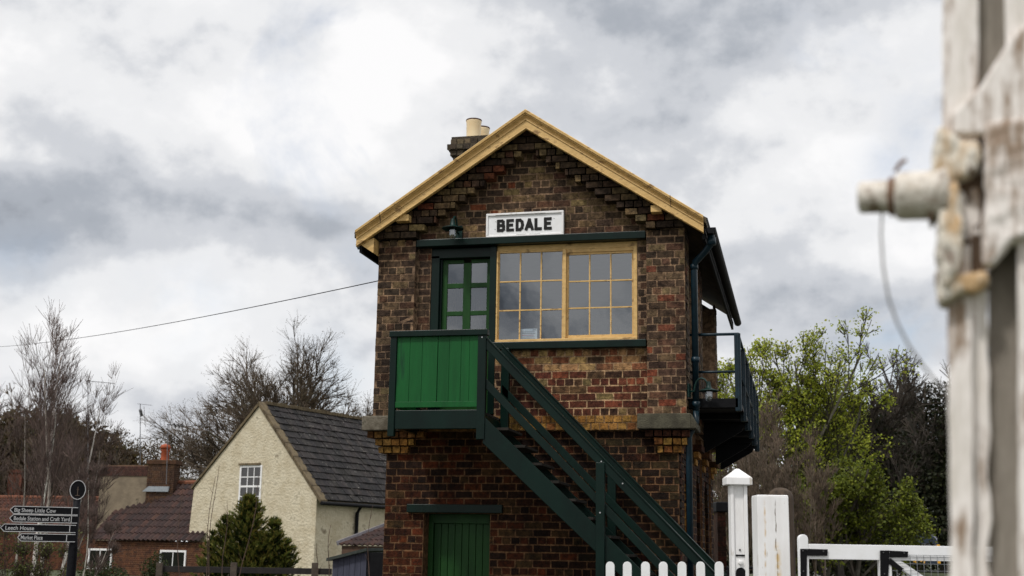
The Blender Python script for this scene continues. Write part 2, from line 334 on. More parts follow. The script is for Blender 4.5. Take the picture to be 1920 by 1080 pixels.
# ------------------------------------------------------------------ signal box
XL, XR, XA = -2.29, 2.09, -.09       # upper walls and apex
LEN = 6.5
SB = thing('signal_box', 'dark brick two-storey railway signal box with cream gable boards and green doors', 'signal box')
MORT_U, MORT_P, MORT_L = D(134, 112, 94), D(164, 138, 112), D(126, 96, 72, .7)
def wall_top(x): return 7.46-.657*abs(x-XA)
ub = MB()
# mortar bodies (structure behind the bricks)
def mort(x0, x1, y0, y1, z0, z1, c=MORT_U): ub.box(x0, x1, y0, y1, z0, z1, c)
e = .004
mort(XL+e, -1.739, -.10+e, .33, 3.39, 5.9); mort(-1.739, -1.53, e, .33, 3.39, 5.9)
mort(1.43, 1.569, e, .33, 4.41, 5.9); mort(1.569, XR-e, -.10+e, .33, 3.39, 5.9)
mort(-.58, 1.569, e, .33, 3.39, 4.31, MORT_P)
ub.prism([(XL+e, 5.9), (XR-e, 5.9), (XR-e, wall_top(XR)), (XA, wall_top(XA)), (XL+e, wall_top(XL))], e, .33, MORT_U)
def bnd(z):
    k_ = round((z-3.392)/CH-.5); return min(1.64, max(0.05, (7.15-z)*1.385))
def rows_u(z):
    r = []
    if z < 5.9:
        r.append((XL, -1.73, -.10)); r.append((1.56, XR, -.10))
        if z < 5.81: r.append((-1.73, -1.53, 0.0)); r.append((-1.73, -1.53, 0.0)) if 0 else None
        if 4.42 < z < 5.81: r.append((1.43, 1.56, 0.0))
        if 3.39 < z < 4.30: r.append((-.57, 1.56, 0.0))
        if z > 5.81: r.append((-1.73, 1.56, 0.0))
    else:
        hw = (wall_top(XA)-z)/.657
        a, b_ = max(XL, XA-hw), min(XR, XA+hw); q = bnd(z)
        if b_-a < .1: return []
        c0, c1 = max(a, XA-q+.01), min(b_, XA+q+.03)
        if z > 7.12: return [(a, b_, -.18)]
        if c0 > a: r.append((a, c0, -.18))
        r.append((c0, c1, 0.0))
        if c1 < b_: r.append((c1, b_, -.18))
    return r
def pal_u(z, x):
    if z > 5.85: return GABLE
    if 3.98 < z < 4.35 and -.6 < x < 1.56: return PALE
    if z < 4.35 and -.6 < x < 1.56: return PANEL
    if z < 4.3 and x > 1.56: return [(c, w_) for c, w_ in UPPER]+[(D(116, 62, 46), 40)]
    return UPPER
bricks(ub, 0, 42, rows_u, 0, .02, pal_u, zoff=3.392)
# right side wall upper: piers with a recessed panel between, seen along its length
def sidetr(xw, sgn): return lambda u, y, z: (xw-sgn*y, u, z)
def rows_side(z):
    if z > 6.0: return []
    r = []
    for (a, b_) in ((-.095, .55), (2.3, 2.9), (5.9, LEN)): r.append((a, b_, 0.0))
    if z < 4.35: r += [(.55, 2.3, .10), (2.9, 5.9, .10)]
    return r
tmp = MB()
bricks(tmp, 0, 26, rows_side, 0, .03, UPPER, zoff=3.392, tr=sidetr(XR, 1)); ub_side = tmp
for (a, b_) in ((-.09, .55), (2.3, 2.9), (5.9, LEN)): tmp.box(XR-.33, XR-e, a+.005 if a < 0 else a, b_, 3.39, 5.95, MORT_U)
tmp.box(XR-.30, XR-.10-e, .34, 5.9, 3.39, 4.38, MORT_U)
def rows_far(z): return [(-.095, LEN)] if z < 5.9 else []
bricks(tmp, 0, 26, rows_far, 0, .03, UPPER, zoff=3.392, tr=lambda u, y, z: (XL+y, u, z))
tmp.box(XL+e, XL+.33, .33, LEN, 3.39, 5.95, MORT_U)
tmp.box(XL+.33, XR-.33, LEN-.3, LEN, 3.39, 7.3*0+5.95, MORT_U)
tmp.prism([(XL+.02, 5.951), (XR-.02, 5.951), (XA, wall_top(XA)-.05)], LEN-.3, LEN, MORT_U)
ub.build('upper_front_wall', brick, SB); tmp.build('upper_side_wall', brick, SB)
# lower storey
YB = .04; LXL, LXR = -2.11, 1.97
lb = MB()
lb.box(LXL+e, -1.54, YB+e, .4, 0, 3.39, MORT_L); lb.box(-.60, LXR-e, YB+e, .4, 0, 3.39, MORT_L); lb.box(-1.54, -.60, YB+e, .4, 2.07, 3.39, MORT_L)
def rows_l(z):
    if z < 2.08: return [(LXL, -1.54), (-.60, LXR)]
    return [(LXL, LXR)]
def pal_l(z, x):  # darker to the right: stair shadow put into the brick palette
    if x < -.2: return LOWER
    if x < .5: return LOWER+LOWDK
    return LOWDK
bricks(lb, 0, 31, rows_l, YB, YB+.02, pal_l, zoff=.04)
# yellow string course between the ledges
def rows_y(z): return [(-1.68, 1.44)]
bricks(lb, 0, 2, rows_y, -.035, YB+.02, YELL, header_every=1, zoff=3.189)
lb.box(-1.68, 1.44, -.028, .3, 3.19, 3.389, D(130, 104, 76))
# corbel courses
cb = MB()
def corb(x0, x1, yf, k, pal, xs=0.0):
    z0 = 3.189-CH*k
    bricks(cb, 0, 1, lambda z: [(x0, x1)], yf, .3, pal, header_every=2, zoff=z0)
DKRED = [(D(60, 36, 28), 2), (D(84, 60, 40), 1)]
corb(-2.36, -1.52, -.11, 1, [(D(120, 88, 50), 1), (D(96, 66, 40), 1)]); corb(-2.29, -1.68, -.07, 2, YELL); corb(-2.22, -1.73, -.02, 3, YELL)
cb.build('corbel_bricks', brick, SB); cb = MB()
corb(1.50, 2.13, -.11, 1, DKRED); corb(1.62, 2.09, -.07, 2, YELL); corb(1.68, 2.03, -.02, 3, YELL)
def rows_ls(z):
    r = [(YB, .75), (2.2, 2.8), (3.9, 4.4), (5.9, LEN)]
    if z < 1.55 or z > 2.75: r += [(.75, 2.2, .10), (2.8, 3.9, .10), (4.4, 5.9, .10)]
    else:
        for (a, b_) in ((.75, 2.2), (2.8, 3.9), (4.4, 5.9)):
            c = (a+b_)/2; hw = .42 if z < 2.25 else .42*math.sqrt(max(0, 1-((z-2.25)/.5)**2))
            r += [(a, c-hw, .10), (c+hw, b_, .10)]
    return r
ls = MB()
bricks(ls, 0, 31, rows_ls, 0, .03, LOWDK+LOWER, zoff=.04, tr=sidetr(LXR, 1))
for (a, b_) in ((.06, .75), (2.2, 2.8), (3.9, 4.4), (5.9, LEN)): ls.box(LXR-.3, LXR-e, a, b_, 0, 3.39, MORT_L)
for (a, b_) in ((.75, 2.2), (2.8, 3.9), (4.4, 5.9)):
    ls.box(LXR-.3, LXR-.1-e, a, b_, 0, 1.56, MORT_L); ls.box(LXR-.3, LXR-.1-e, a, b_, 2.74, 3.39, MORT_L)
    c = (a+b_)/2
    for k in range(13):                                 # yellow arch bricks and jambs
        t = math.pi*k/12; y_ = c+.46*math.cos(t); z_ = 2.25+.54*math.sin(t)
        ls.box(LXR-.13, LXR-.085, y_-.05, y_+.05, z_-.05, z_+.05, pick(YELL))
    for k in range(7): ls.box(LXR-.13, LXR-.085, c-.52, c-.42, 1.57+k*CH, 1.57+k*CH+.09, pick(YELL)); ls.box(LXR-.13, LXR-.085, c+.42, c+.52, 1.57+k*CH, 1.57+k*CH+.09, pick(YELL))
bricks(ls, 0, 31, lambda z: [(YB, LEN)], 0, .03, LOWDK, zoff=.04, tr=lambda u, y, z: (LXL+y, u, z))
ls.box(LXL+e, LXL+.3, .4, LEN, 0, 3.39, MORT_L); ls.box(LXL+.3, LXR-.3, LEN-.28, LEN, 0, 3.39, MORT_L)
lb.build('lower_front_wall', brick, SB); ls.build('lower_side_wall', brick, SB); cb.build('corbel_bricks', brick, SB)
for i, c in enumerate((1.475, 3.35, 5.15)):
    m_ = MB(); m_.box(LXR-.20, LXR-.17, c-.42, c+.42, 1.56, 2.74); o = m_.build('arched_window', glass_far, SB)
    m_ = MB(); m_.box(LXR-.165, LXR-.14, c-.02, c+.02, 1.56, 2.72); m_.box(LXR-.165, LXR-.14, c-.4, c+.4, 2.1, 2.14); m_.build('glazing_bar', cream, o)
for k, yy in enumerate((2.25, 3.9, 5.9)):
    m_ = MB()
    for q in range(3): m_.box(LXR-.05, LXR+.13-.05*q, yy+.05*q, yy+.62-.05*q, 3.19-CH*(q+1)+.006, 3.19-CH*q-.006, pick(YELL) if q else pick(DKRED))
    m_.build('side_corbel', brick, SB)
# floors / ceiling inside
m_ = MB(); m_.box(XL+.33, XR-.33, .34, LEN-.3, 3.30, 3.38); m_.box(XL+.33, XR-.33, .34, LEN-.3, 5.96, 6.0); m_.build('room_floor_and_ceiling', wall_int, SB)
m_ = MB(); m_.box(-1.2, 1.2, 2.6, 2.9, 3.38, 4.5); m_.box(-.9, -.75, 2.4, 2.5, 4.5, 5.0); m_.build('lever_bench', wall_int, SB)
# stone pier ledges
m_ = MB(); m_.box(-2.41, -1.66, -.20, .3, 3.19, 3.392); m_.build('stone_ledge', stone, SB, bevel=.012)
m_ = MB(); m_.box(1.44, 2.15, -.20, .5, 3.19, 3.392); m_.prism([(2.15, 3.19), (2.22, 3.19), (2.22, 3.27), (2.15, 3.392)], -.20+.003, .5); m_.build('stone_ledge', stone_dk, SB, bevel=.012, label='dark mossy stone ledge with chamfered end')
# timber lintels and sill
m_ = MB(); m_.box(-1.725, 1.555, -.115, .12, 5.81, 5.915); m_.build('lintel', dkgreen, SB, bevel=.008)
m_ = MB(); m_.box(-.58, 1.555, -.115, .12, 4.305, 4.408); m_.build('window_sill', dkgreen, SB, bevel=.008)
m_ = MB(); m_.box(-1.77, -.42, -.03, .2, 2.075, 2.19); m_.build('lower_lintel', dkgreen, SB, bevel=.008)
# main window
fr_ = MB(); WL, WR = -.565, 1.425
fr_.box(WL, WR, -.02, .10, 4.41, 4.455); fr_.box(WL, WR, .03, .10, 5.725, 5.808); fr_.box(WL, WL+.022, .0, .10, 4.455, 5.725); fr_.box(WR-.05, WR, .0, .10, 4.455, 5.725); fr_.box(.385, .432, .0, .10, 4.455, 5.725)
win = fr_.build('window', cream, SB, bevel=.004)
def sash(x0, x1, z0, z1, y, st, tp, bt, nx=3, nz=3, mt=cream, name='sash', par=None):
    s = MB(); s.box(x0, x0+st, y, y+.04, z0, z1); s.box(x1-st, x1, y, y+.04, z0, z1); s.box(x0+st, x1-st, y, y+.04, z0, z0+bt); s.box(x0+st, x1-st, y, y+.04, z1-tp, z1)
    gx0, gx1, gz0, gz1 = x0+st, x1-st, z0+bt, z1-tp
    for i in range(1, nx): x = gx0+(gx1-gx0)*i/nx; s.box(x-.009, x+.009, y+.004, y+.036, gz0, gz1)
    for k in range(1, nz):
        z = gz0+(gz1-gz0)*k/nz
        for i in range(nx): s.box(gx0+(gx1-gx0)*i/nx+(.009 if i else 0), gx0+(gx1-gx0)*(i+1)/nx-(.009 if i < nx-1 else 0), y+.006, y+.034, z-.009, z+.009)
    o = s.build(name, mt, par)
    for i in range(nx):
        for k in range(nz):
            pm = MB(); a, b_ = gx0+(gx1-gx0)*i/nx, gx0+(gx1-gx0)*(i+1)/nx; c, d_ = gz0+(gz1-gz0)*k/nz, gz0+(gz1-gz0)*(k+1)/nz
            t1, t2 = random.uniform(-.004, .004), random.uniform(-.004, .004)
            pm.face([(a, y+.02, c), (b_, y+.02+t1, c), (b_, y+.02+t1+t2, d_), (a, y+.02+t2, d_)])
            PANES.append(pm)
    return o
def panes_into(o):
    m_ = MB()
    for p in PANES:
        for f in p.f: m_.face([p.v[i] for i in f])
    PANES.clear(); m_.build('pane', glass_m, o)
PANES = []
o = sash(WL+.022, .385, 4.455, 5.725, .035, .014, .02, .010, par=win); 
sash(.432, WR-.05, 4.46, 5.685, .055, .028, .035, .05, par=win); panes_into(win)
m_ = MB(); m_.box(.432, WR-.05, .035, .06, 5.68, 5.725); m_.build('sash_head', cream, win)
# upper door
df = MB(); df.box(-1.53, -1.41, .02, .16, 3.42, 5.70); df.box(-.66, -.567, -.01, .16, 3.42, 5.80); df.box(-1.53, -.66, .02, .16, 5.66, 5.80); df.box(-1.41, -1.385, .08, .16, 3.42, 5.66)
dfo = df.build('upper_door', dkgreen, SB, bevel=.005)
x0, x1, z0, z1 = -1.385, -.662, 3.40, 5.655
lf = MB(); lf.box(x0, x0+.07, .12, .165, z0, z1); lf.box(x1-.07, x1, .12, .165, z0, z1); xm = (x0+x1)/2; lf.box(xm-.055, xm+.055, .12, .165, z0, z1-.05)
zs = [5.655, 5.60]; 
bars = [(5.60, 5.655), (5.24, 5.31), (4.84, 4.905), (4.36, 4.46), (3.4, 3.65)]
for (a, b_) in bars:
    lf.box(x0+.07, xm-.055, .125, .16, a, b_); lf.box(xm+.055, x1-.07, .125, .16, a, b_)
lf.box(x0+.07, xm-.055, .14, .15, 3.65, 4.36); lf.box(xm+.055, x1-.07, .14, .15, 3.65, 4.36)
leaf = lf.build('door_leaf', midgreen, dfo, bevel=.004)
pn = MB()
for (c, d_) in ((5.31, 5.60), (4.905, 5.24), (4.46, 4.84)):
    for (a, b_) in ((x0+.07, xm-.055), (xm+.055, x1-.07)):
        t = random.uniform(-.007, .007); pn.face([(a, .143, c), (b_, .143+t, c), (b_, .143+t, d_), (a, .143, d_)])
pn.build('door_pane', glass_m, dfo)
# lower door
df = MB(); df.box(-1.54, -1.47, .29, .39, 0, 2.07); df.box(-.67, -.60, .29, .39, 0, 2.07); df.box(-1.47, -.67, .29, .39, 1.94, 2.07)
dlo = df.build('lower_door', midgreen, SB, bevel=.004)
lf = MB()
for i in range(8):
    a = -1.47+i*.1; lf.box(a+.003, a+.097, .34, .37, 0.02, 1.94)
lf.build('door_boards', midgreen, dlo, bevel=.005)
# roof
rf = MB(); OV = .36; ZE = .657
EL, ER = -2.58, 2.40
for sgn, xe in ((-1, EL), (1, ER)):
    zt = 7.66-ZE*abs(xe-XA)
    rf.hexa([(xe, -OV+.02, zt-.10), (XA, -OV+.02, 7.56), (XA, 6.9, 7.56), (xe, 6.9, zt-.10), (xe, -OV+.02, zt-.02), (XA, -OV+.02, 7.64), (XA, 6.9, 7.64), (xe, 6.9, zt-.02)], (.05, .05, .055))
ro = rf.build('roof', soffit, SB)
SLP = [((.055, .055, .06), 3), ((.07, .07, .075), 2), ((.045, .045, .05), 2), ((.085, .085, .085), 1)]
def tiles(mb, O, U, V, nu, nv, th, pal, wave=0.0, lift=.02, stag=True, j=.004):
    """O bottom corner, U along eave, V up the slope (full vectors)"""
    O, U, V = Vector(O), Vector(U), Vector(V); Nn = U.cross(V).normalized()
    if Nn.z < 0: Nn = -Nn
    du, dv = U/nu, V/nv
    for r in range(nv):
        sh = .5 if (stag and r % 2) else 0
        for i in range(-1 if sh else 0, nu):
            a, b_ = max(0, i+sh), min(nu, i+1+sh)
            if b_-a < .05: continue
            c = pick(pal); o = O+dv*r+Nn*random.uniform(0, j)
            lo = Nn*(lift+th); hi = Nn*(lift*.3+th*.4); ov = dv*1.12
            if wave:
                k = 6; prev = None
                for q in range(k+1):
                    t = q/k; hgt = Nn*(wave*math.sin(t*2*math.pi))
                    p0 = o+du*(a+(b_-a)*t)+lo+hgt; p1 = o+du*(a+(b_-a)*t)+ov+hi+hgt; p2 = o+du*(a+(b_-a)*t)+hgt*.6
                    if prev: mb.face([prev[0], p0, p1, prev[1]], c); mb.face([prev[2], p2, p0, prev[0]], c)
                    prev = (p0, p1, p2)
            else:
                g_ = .02
                A, B = o+du*(a+g_), o+du*(b_-g_)
                mb.hexa([A, B, B+ov, A+ov, A+lo, B+lo, B+ov+hi, A+ov+hi], c)
sl = MB()
tiles(sl, (EL, -OV+.04, 7.66-ZE*abs(EL-XA)-.05), (0, 7.2, 0), (XA-EL, 0, ZE*(XA-EL)), 22, 12, .012, SLP)
tiles(sl, (ER, -OV+.04, 7.66-ZE*abs(ER-XA)-.05), (0, 7.2, 0), (XA-ER, 0, ZE*(ER-XA)), 22, 12, .012, SLP)
sl.build('slates', slate_m, ro)
m_ = MB(); m_.tube([(XA, -OV+.1, 7.635), (XA, 6.9, 7.635)], .06, 8); m_.build('ridge_tiles', mat('ridge_clay', D(150, 92, 70), rough=.8), ro)
# moulded barge boards: profile (height above lower edge, y)
PROF = [(0, -.352), (.012, -.362), (.022, -.358), (.125, -.358), (.128, -.372), (.142, -.372), (.146, -.360), (.165, -.358), (.19, -.375), (.206, -.398), (.222, -.400), (.225, -.424), (.262, -.428), (.275, -.41), (.282, -.33), (.282, -.30), (.0, -.30)]
for sgn, xe, zb in ((-1, -2.545, None), (1, 2.365, None)):
    m_ = MB(); ps = []
    for x in (XA, xe):
        zb_ = 7.40-ZE*abs(x-XA)
        hs = 1.0 if x == XA else .85
        ps.append([(x, y, zb_+h*hs*1.0) for h, y in PROF])
    nP = len(PROF)
    for i in range(nP):
        k = (i+1) % nP; m_.face([ps[0][i], ps[0][k], ps[1][k], ps[1][i]])
    m_.face(ps[1]);
    m_.build('bargeboard', cream, SB)
for xj in (-2.19, 1.93):
    zj = 7.40-ZE*abs(xj-XA); m_ = MB(); m_.tube([(xj, -.366, zj+.10), (xj, -.38, zj+.16), (xj, -.405, zj+.19), (xj, -.43, zj+.205), (xj, -.434, zj+.228), (xj, -.40, zj+.243)], .005, 6); m_.build('joint_strap', mat('strap_rust', (.09, .05, .03), rough=.8), SB)
m_ = MB(); m_.box(-1.99, -1.79, -.31, 0, 6.15, 6.245); m_.build('purlin_end', cream, SB, bevel=.005)
m_ = MB(); m_.box(1.655, 1.80, -.31, 0, 6.12, 6.215); m_.build('purlin_end', cream, SB, bevel=.005)
m_ = MB()
m_.prism([(-2.50, 5.83), (-2.30, 5.70), (-2.30, 5.92), (-2.44, 5.88)], -.30, -.06); m_.build('eave_bracket', cream, SB)
for sx, x in ((1, 2.36), (-1, -2.5)): m_ = MB(); m_.box(x-.02, x+.02, -.28, 6.85, 5.72, 5.86); m_.build('fascia', black, SB)
# gutters, downpipe
def gutter(x):
    gy = -.33 if x > 0 else -.2
    m_ = MB(); n = 9; rr = .06
    for i in range(n-1):
        a, b_ = math.pi+math.pi*i/(n-1), math.pi+math.pi*(i+1)/(n-1)
        m_.face([(x+rr*math.cos(a), gy, 5.86+rr*math.sin(a)), (x+rr*math.cos(b_), gy, 5.86+rr*math.sin(b_)), (x+rr*math.cos(b_), 6.9, 5.86+rr*math.sin(b_)), (x+rr*math.cos(a), 6.9, 5.86+rr*math.sin(a))])
    m_.prism([(x-rr, 5.86), (x+rr, 5.86), (x+.03, 5.79), (x-.03, 5.79)], gy-.005, gy+.005)
    o = m_.build('gutter', black if x > 0 else teal, SB); o.modifiers.new('thick', 'SOLIDIFY').thickness = .008
gutter(2.46); gutter(-2.54)
m_ = MB(); m_.tube([(2.46, -.18, 5.80), (2.46, -.16, 5.70), (2.36, -.05, 5.6), (2.22, .02, 5.48), (2.20, .05, 5.36), (2.20, .05, 3.45)], .045, 12); 
for z in (5.38, 4.1, 3.5): m_.tube([(2.2, .05, z), (2.2, .05, z+.07)], .056, 12)
m_.tube([(2.2, .05, 3.45), (2.2, .05, 3.3), (2.1, .05, 3.1), (2.1, .05, 0.05)], .042, 12)
m_.tube([(2.46, -.18, 5.66), (2.46, -.18, 5.76)], .058, 12)
m_.build('downpipe', teal, SB, smooth=True)
# chimney
ch = MB(); cx0, cx1, cy0, cy1 = -2.10, -1.50, 2.95, 3.85
ch.box(cx0+.01, cx1-.01, cy0+.01, cy1-.01, 6.0, 8.28, MORT_U)
for k in range(22):
    z0 = 6.06+k*CH
    bricks(ch, 0, 1, lambda z: [(cx0, cx1)], cy0, cy0+.04, SOOT, header_every=1 if k % 2 else 9, zoff=z0)
    bricks(ch, 0, 1, lambda z: [(cy0, cy1)], 0, .04, SOOT, header_every=1 if k % 2 else 9, zoff=z0, tr=lambda u, y, z: (cx0+y, u, z))
for (zc3, o3) in ((8.15, .035), (8.25, .075), (8.352, .03)):
    ch.box(cx0-o3+.012, cx1+o3-.012, cy0-o3+.012, cy1+o3-.012, zc3, zc3+.1 if zc3 < 8.3 else zc3+.14, D(70, 62, 52))
    bricks(ch, 0, 1, lambda z: [(cx0-o3, cx1+o3)], cy0-o3, cy0-o3+.06, SOOT, header_every=9, zoff=zc3, jit=.006)
    bricks(ch, 0, 1, lambda z: [(cy0-o3, cy1+o3)], 0, .06, SOOT, header_every=9, zoff=zc3, jit=.006, tr=lambda u, y, z: (cx0-o3+y, u, z))
cho = ch.build('chimney', mat('sooty_brick', (.5, .5, .48), (1.3, 1.3, 1.2), scale=11, rough=.95, bump=.8, bscale=40, attr=True), SB)
pr = [(.125, 8.48), (.125, 8.56), (.128, 8.80), (.135, 8.83), (.135, 8.86), (.112, 8.86), (.108, 8.6)]
m_ = MB(); m_.lathe(pr, (-1.80, 3.2, .0), 24); m_.build('chimney_pot', cream_lt, cho, smooth=True)
m_ = MB(); m_.lathe(pr, (-1.76, 3.62, .0), 24); m_.build('chimney_pot', cream_lt, cho, smooth=True)
m_ = MB(); m_.lathe([(.137, 8.845), (.14, 8.855), (.137, 8.868), (.11, 8.868)], (-1.80, 3.2, 0), 24); m_.build('pot_rim', mat('sooty_rim', (.10, .05, .035), rough=.8), cho); m_ = MB(); m_.lathe([(.137, 8.845), (.14, 8.855), (.137, 8.868), (.11, 8.868)], (-1.76, 3.62, 0), 24); m_.build('pot_rim', MATS['sooty_rim'], cho)
# landing of the outside stair
LY = -1.12
def part(name, m, par, fn, bevel=.006, label=None):
    q = MB(); fn(q); return q.build(name, m, par, bevel=bevel, label=label)
land = part('landing', dkgreen, SB, lambda q: (q.box(-1.70, -.43, LY-.005, LY+.07, 3.115, 3.36), q.box(-1.70, -1.62, LY+.07, -.05, 3.14, 3.30), q.box(-.50, -.43, LY+.07, -.05, 3.14, 3.30)))
part('post', dkgreen, land, lambda q: q.box(-1.712, -1.625, LY-.03, LY+.06, 3.02, 4.33)); part('post', dkgreen, land, lambda q: q.box(-.515, -.405, LY-.03, LY+.06, 2.975, 4.33))
part('post', dkgreen, land, lambda q: q.box(-1.71, -1.62, -.15, -.06, 3.2, 4.33))
part('top_rail', dkgreen, land, lambda q: (q.box(-1.725, -.385, LY-.05, LY+.07, 4.33, 4.41), q.box(-1.725, -1.60, LY+.07, -.06, 4.33, 4.41)))
pnl = MB(); pal_x = [-1.625, -1.445, -1.275, -1.065, -.905, -.745, -.63, -.515]
for a, b_ in zip(pal_x, pal_x[1:]): pnl.box(a+(.007 if a == -1.065 else .0015), b_-.0015, LY-.004+random.uniform(-.003, .003), LY+.018, 3.47, 4.33)
pnl.box(-1.625, -.515, LY-.014, LY+.018, 3.395, 3.47)
for i in range(6): a = LY+.06+i*.152; pnl.box(-1.665, -1.64, a+.002, a+.150, 3.40, 4.33)
pnl.build('boarded_panel', panelgreen, land, bevel=.003)
deck_m = mat('weathered_deck', (.03, .026, .022), (.018, .016, .014), rough=.9, spec=.1)
part('deck_boards', deck_m, land, lambda q: [q.box(-1.70, -.43, LY+.07+i*.13, LY+.19+i*.13, 3.301, 3.34) for i in range(8)])
# stair: slope -1.0, runs right from the landing to the ground
SL = 1.015
def zt(x, z_at): return z_at-SL*(x+.43)
q = MB()
def stringer(q, y0, y1):
    xe = 2.72
    q.prism([(-.43, 3.28), (-.43, 2.93), (xe, max(.05, 2.93-SL*(xe+.43))), (xe+.28, .05), (xe+.3, max(.05, 3.28-SL*(xe+.73)))], y0, y1)
stringer(q, LY-.01, LY+.04); stairs = q.build('staircase', dkgreen, SB, bevel=.005)
q = MB(); stringer(q, -.24, -.19); q.build('stringer', dkgreen, stairs, bevel=.005)
q = MB()
for i in range(14):
    z = 3.13-i*.224; x = -.43+(3.28-z)/SL-.06
    q.box(x-.02, x+.24, LY+.04, -.24, z-.035, z)
q.build('treads', deck_m, stairs, bevel=.004)
def handrail(q, y, ztop, x0, x1, w_=.075, h_=.105):
    z0, z1 = ztop-SL*(x0+.43), ztop-SL*(x1+.43)
    q.hexa([(x0, y, z0-h_*1.35), (x1, y, z1-h_*1.35), (x1, y+w_, z1-h_*1.35), (x0, y+w_, z0-h_*1.35), (x0, y, z0), (x1, y, z1), (x1, y+w_, z1), (x0, y+w_, z0)])
q = MB(); handrail(q, LY-.02, 4.31, -.405, 2.62); handrail(q, LY-.035, 4.335, -.42, 2.65, .11, .02); q.build('handrail', dkgreen, stairs, bevel=.006)
q = MB(); handrail(q, LY, 3.79, -.405, 2.62, .05, .10); q.build('mid_rail', dkgreen, stairs, bevel=.006)
q = MB(); handrail(q, -.27, 4.36, -.40, 2.62); handrail(q, -.285, 4.385, -.42, 2.65, .11, .02); q.build('handrail', dkgreen, stairs, bevel=.006)
q = MB(); handrail(q, -.25, 3.84, -.40, 2.62, .05, .10); q.build('mid_rail', dkgreen, stairs, bevel=.006)
for (x, y, zt_, zb_) in ((1.10, LY-.045, 2.68, .05), (1.10, -.20, 2.72, .05), (2.62, LY-.03, 1.35, .05), (2.62, -.24, 1.38, .05), (-.36, -.24, 4.30, 2.9)):
    q = MB(); q.box(x-.055, x+.055, y-.01, y+.085, zb_, zt_); q.build('post', dkgreen, stairs, bevel=.006)
for (x, y, z) in ((-.46, LY-.031, 4.30), (1.115, LY-.057, 2.69), (1.10, LY-.057, 2.06), (1.38, LY-.037, 2.42)):
    q = MB(); q.lathe([(0, -.006), (.009, -.005), (.011, 0)], (x, y, z), 10, axis='Y'); q.build('bolt_head', mat('bright_bolt', (.45, .45, .45), rough=.35, metal=.5), stairs)
# balcony on the right side
BX = 2.77
q = MB(); q.box(2.08, BX, .12, 7.15, 3.57, 3.62); q.box(2.10, BX-.02, .12, .18, 3.50, 3.57)
for i in range(6): q.box(2.08, BX-.05, .2+i*1.35, .27+i*1.35, 3.49, 3.57)
balc = q.build('balcony', black, SB)
for i, y in enumerate((.12, 1.5, 2.9, 4.3, 5.7, 7.05)):
    q = MB(); q.box(BX-.055, BX+.03, y, y+.05, 3.45, 4.50); q.box(BX-.02, BX+.005, y-.02, y, 3.45, 4.49)
    q.build('post', teal, balc, bevel=.005)
q = MB(); q.tube([(2.12, .14, 4.49), (BX, .14, 4.49)], .021, 8); q.tube([(BX, .14, 4.49), (BX, 7.1, 4.49)], .021, 8); q.build('top_rail', teal, balc, smooth=True)
q = MB(); q.tube([(2.12, .14, 3.98), (BX, .14, 3.98)], .018, 8); q.tube([(BX, .14, 3.98), (BX, 7.1, 3.98)], .018, 8); q.tube([(2.12, 7.0, 3.98), (BX, 7.0, 3.98)], .018, 8); q.build('mid_rail', teal, balc, smooth=True)
for y in (2.9, 5.7, 7.05):
    q = MB(); q.prism([(BX-.06, 3.56), (BX-.10, 3.44), (2.12, 3.12), (2.08, 3.12), (2.08, 3.56)], y-.02, y+.02); q.build('bracket', black, balc)
# ------------------------------------------------------------------ things on the signal box
def wall_lamp(label, loc, rz, size=1.0):
    t = thing('wall_lamp', label, 'lamp', loc, rz); t.scale = (size,)*3
    lampg = mat('lamp_enamel', D(20, 56, 50, .7), D(14, 42, 38, .7), rough=.45, spec=.25)
    q = MB(); q.box(-.05, .05, -.02, 0, -.10, .08); q.build('wall_plate', lampg, t, bevel=.005)
    q = MB(); pts = [(0, -.02, -.02), (0, -.08, -.02)]+[(0, -.08-.10*(1-math.cos(a)), -.02+.17*math.sin(a)) for a in [math.pi*i/8 for i in range(1, 9)]]
    q.tube(pts[:-1]+[(0, -.28, .02)], .013, 8); q.build('arm', lampg, t, smooth=True)
    q = MB(); q.lathe([(.02, .10), (.028, .06), (.035, .02), (.05, .005), (.13, -.02), (.135, -.03), (.12, -.028), (.05, -.012)], (0, -.28, 0), 24); q.build('lamp_shade', lampg, t, smooth=True)
    q = MB(); q.lathe([(.048, -.012), (.048, -.10), (.045, -.13), (.032, -.155), (.0, -.165)], (0, -.28, 0), 20); q.build('glass_jar', jar_glass, t, smooth=True)
    q = MB(); q.lathe([(.0, -.03), (.02, -.04), (.022, -.09), (.0, -.11)], (0, -.28, 0), 12); q.build('bulb', mat('unlit_bulb', (.55, .45, .35), rough=.2), t, smooth=True)
    return t
t = wall_lamp('small green enamel lamp with glass jar above the upper door, left of the name board', (-1.13, -.005, 6.03), 0, 1.15)
t = wall_lamp('green swan-neck lamp on the brick corner beside the downpipe under the balcony', (2.11, -.02, 3.72), math.radians(76))
nb = thing('name_board', 'white wooden board with frame reading BEDALE above the big window', 'sign', (-.155, -.02, 6.09), 0); nb.rotation_euler = (0, math.radians(-.3), 0)
q = MB(); q.box(-.535, .535, -.025, .02, -.16, .16); q.build('board', whiteclean, nb)
q = MB(); q.box(-.56, .56, -.045, .02, .145, .18); q.box(-.56, .56, -.045, .02, -.18, -.145); q.box(-.56, -.53, -.045, .02, -.145, .145); q.box(.53, .56, -.045, .02, -.145, .145); q.build('board_frame', whitewood, nb, bevel=.006)
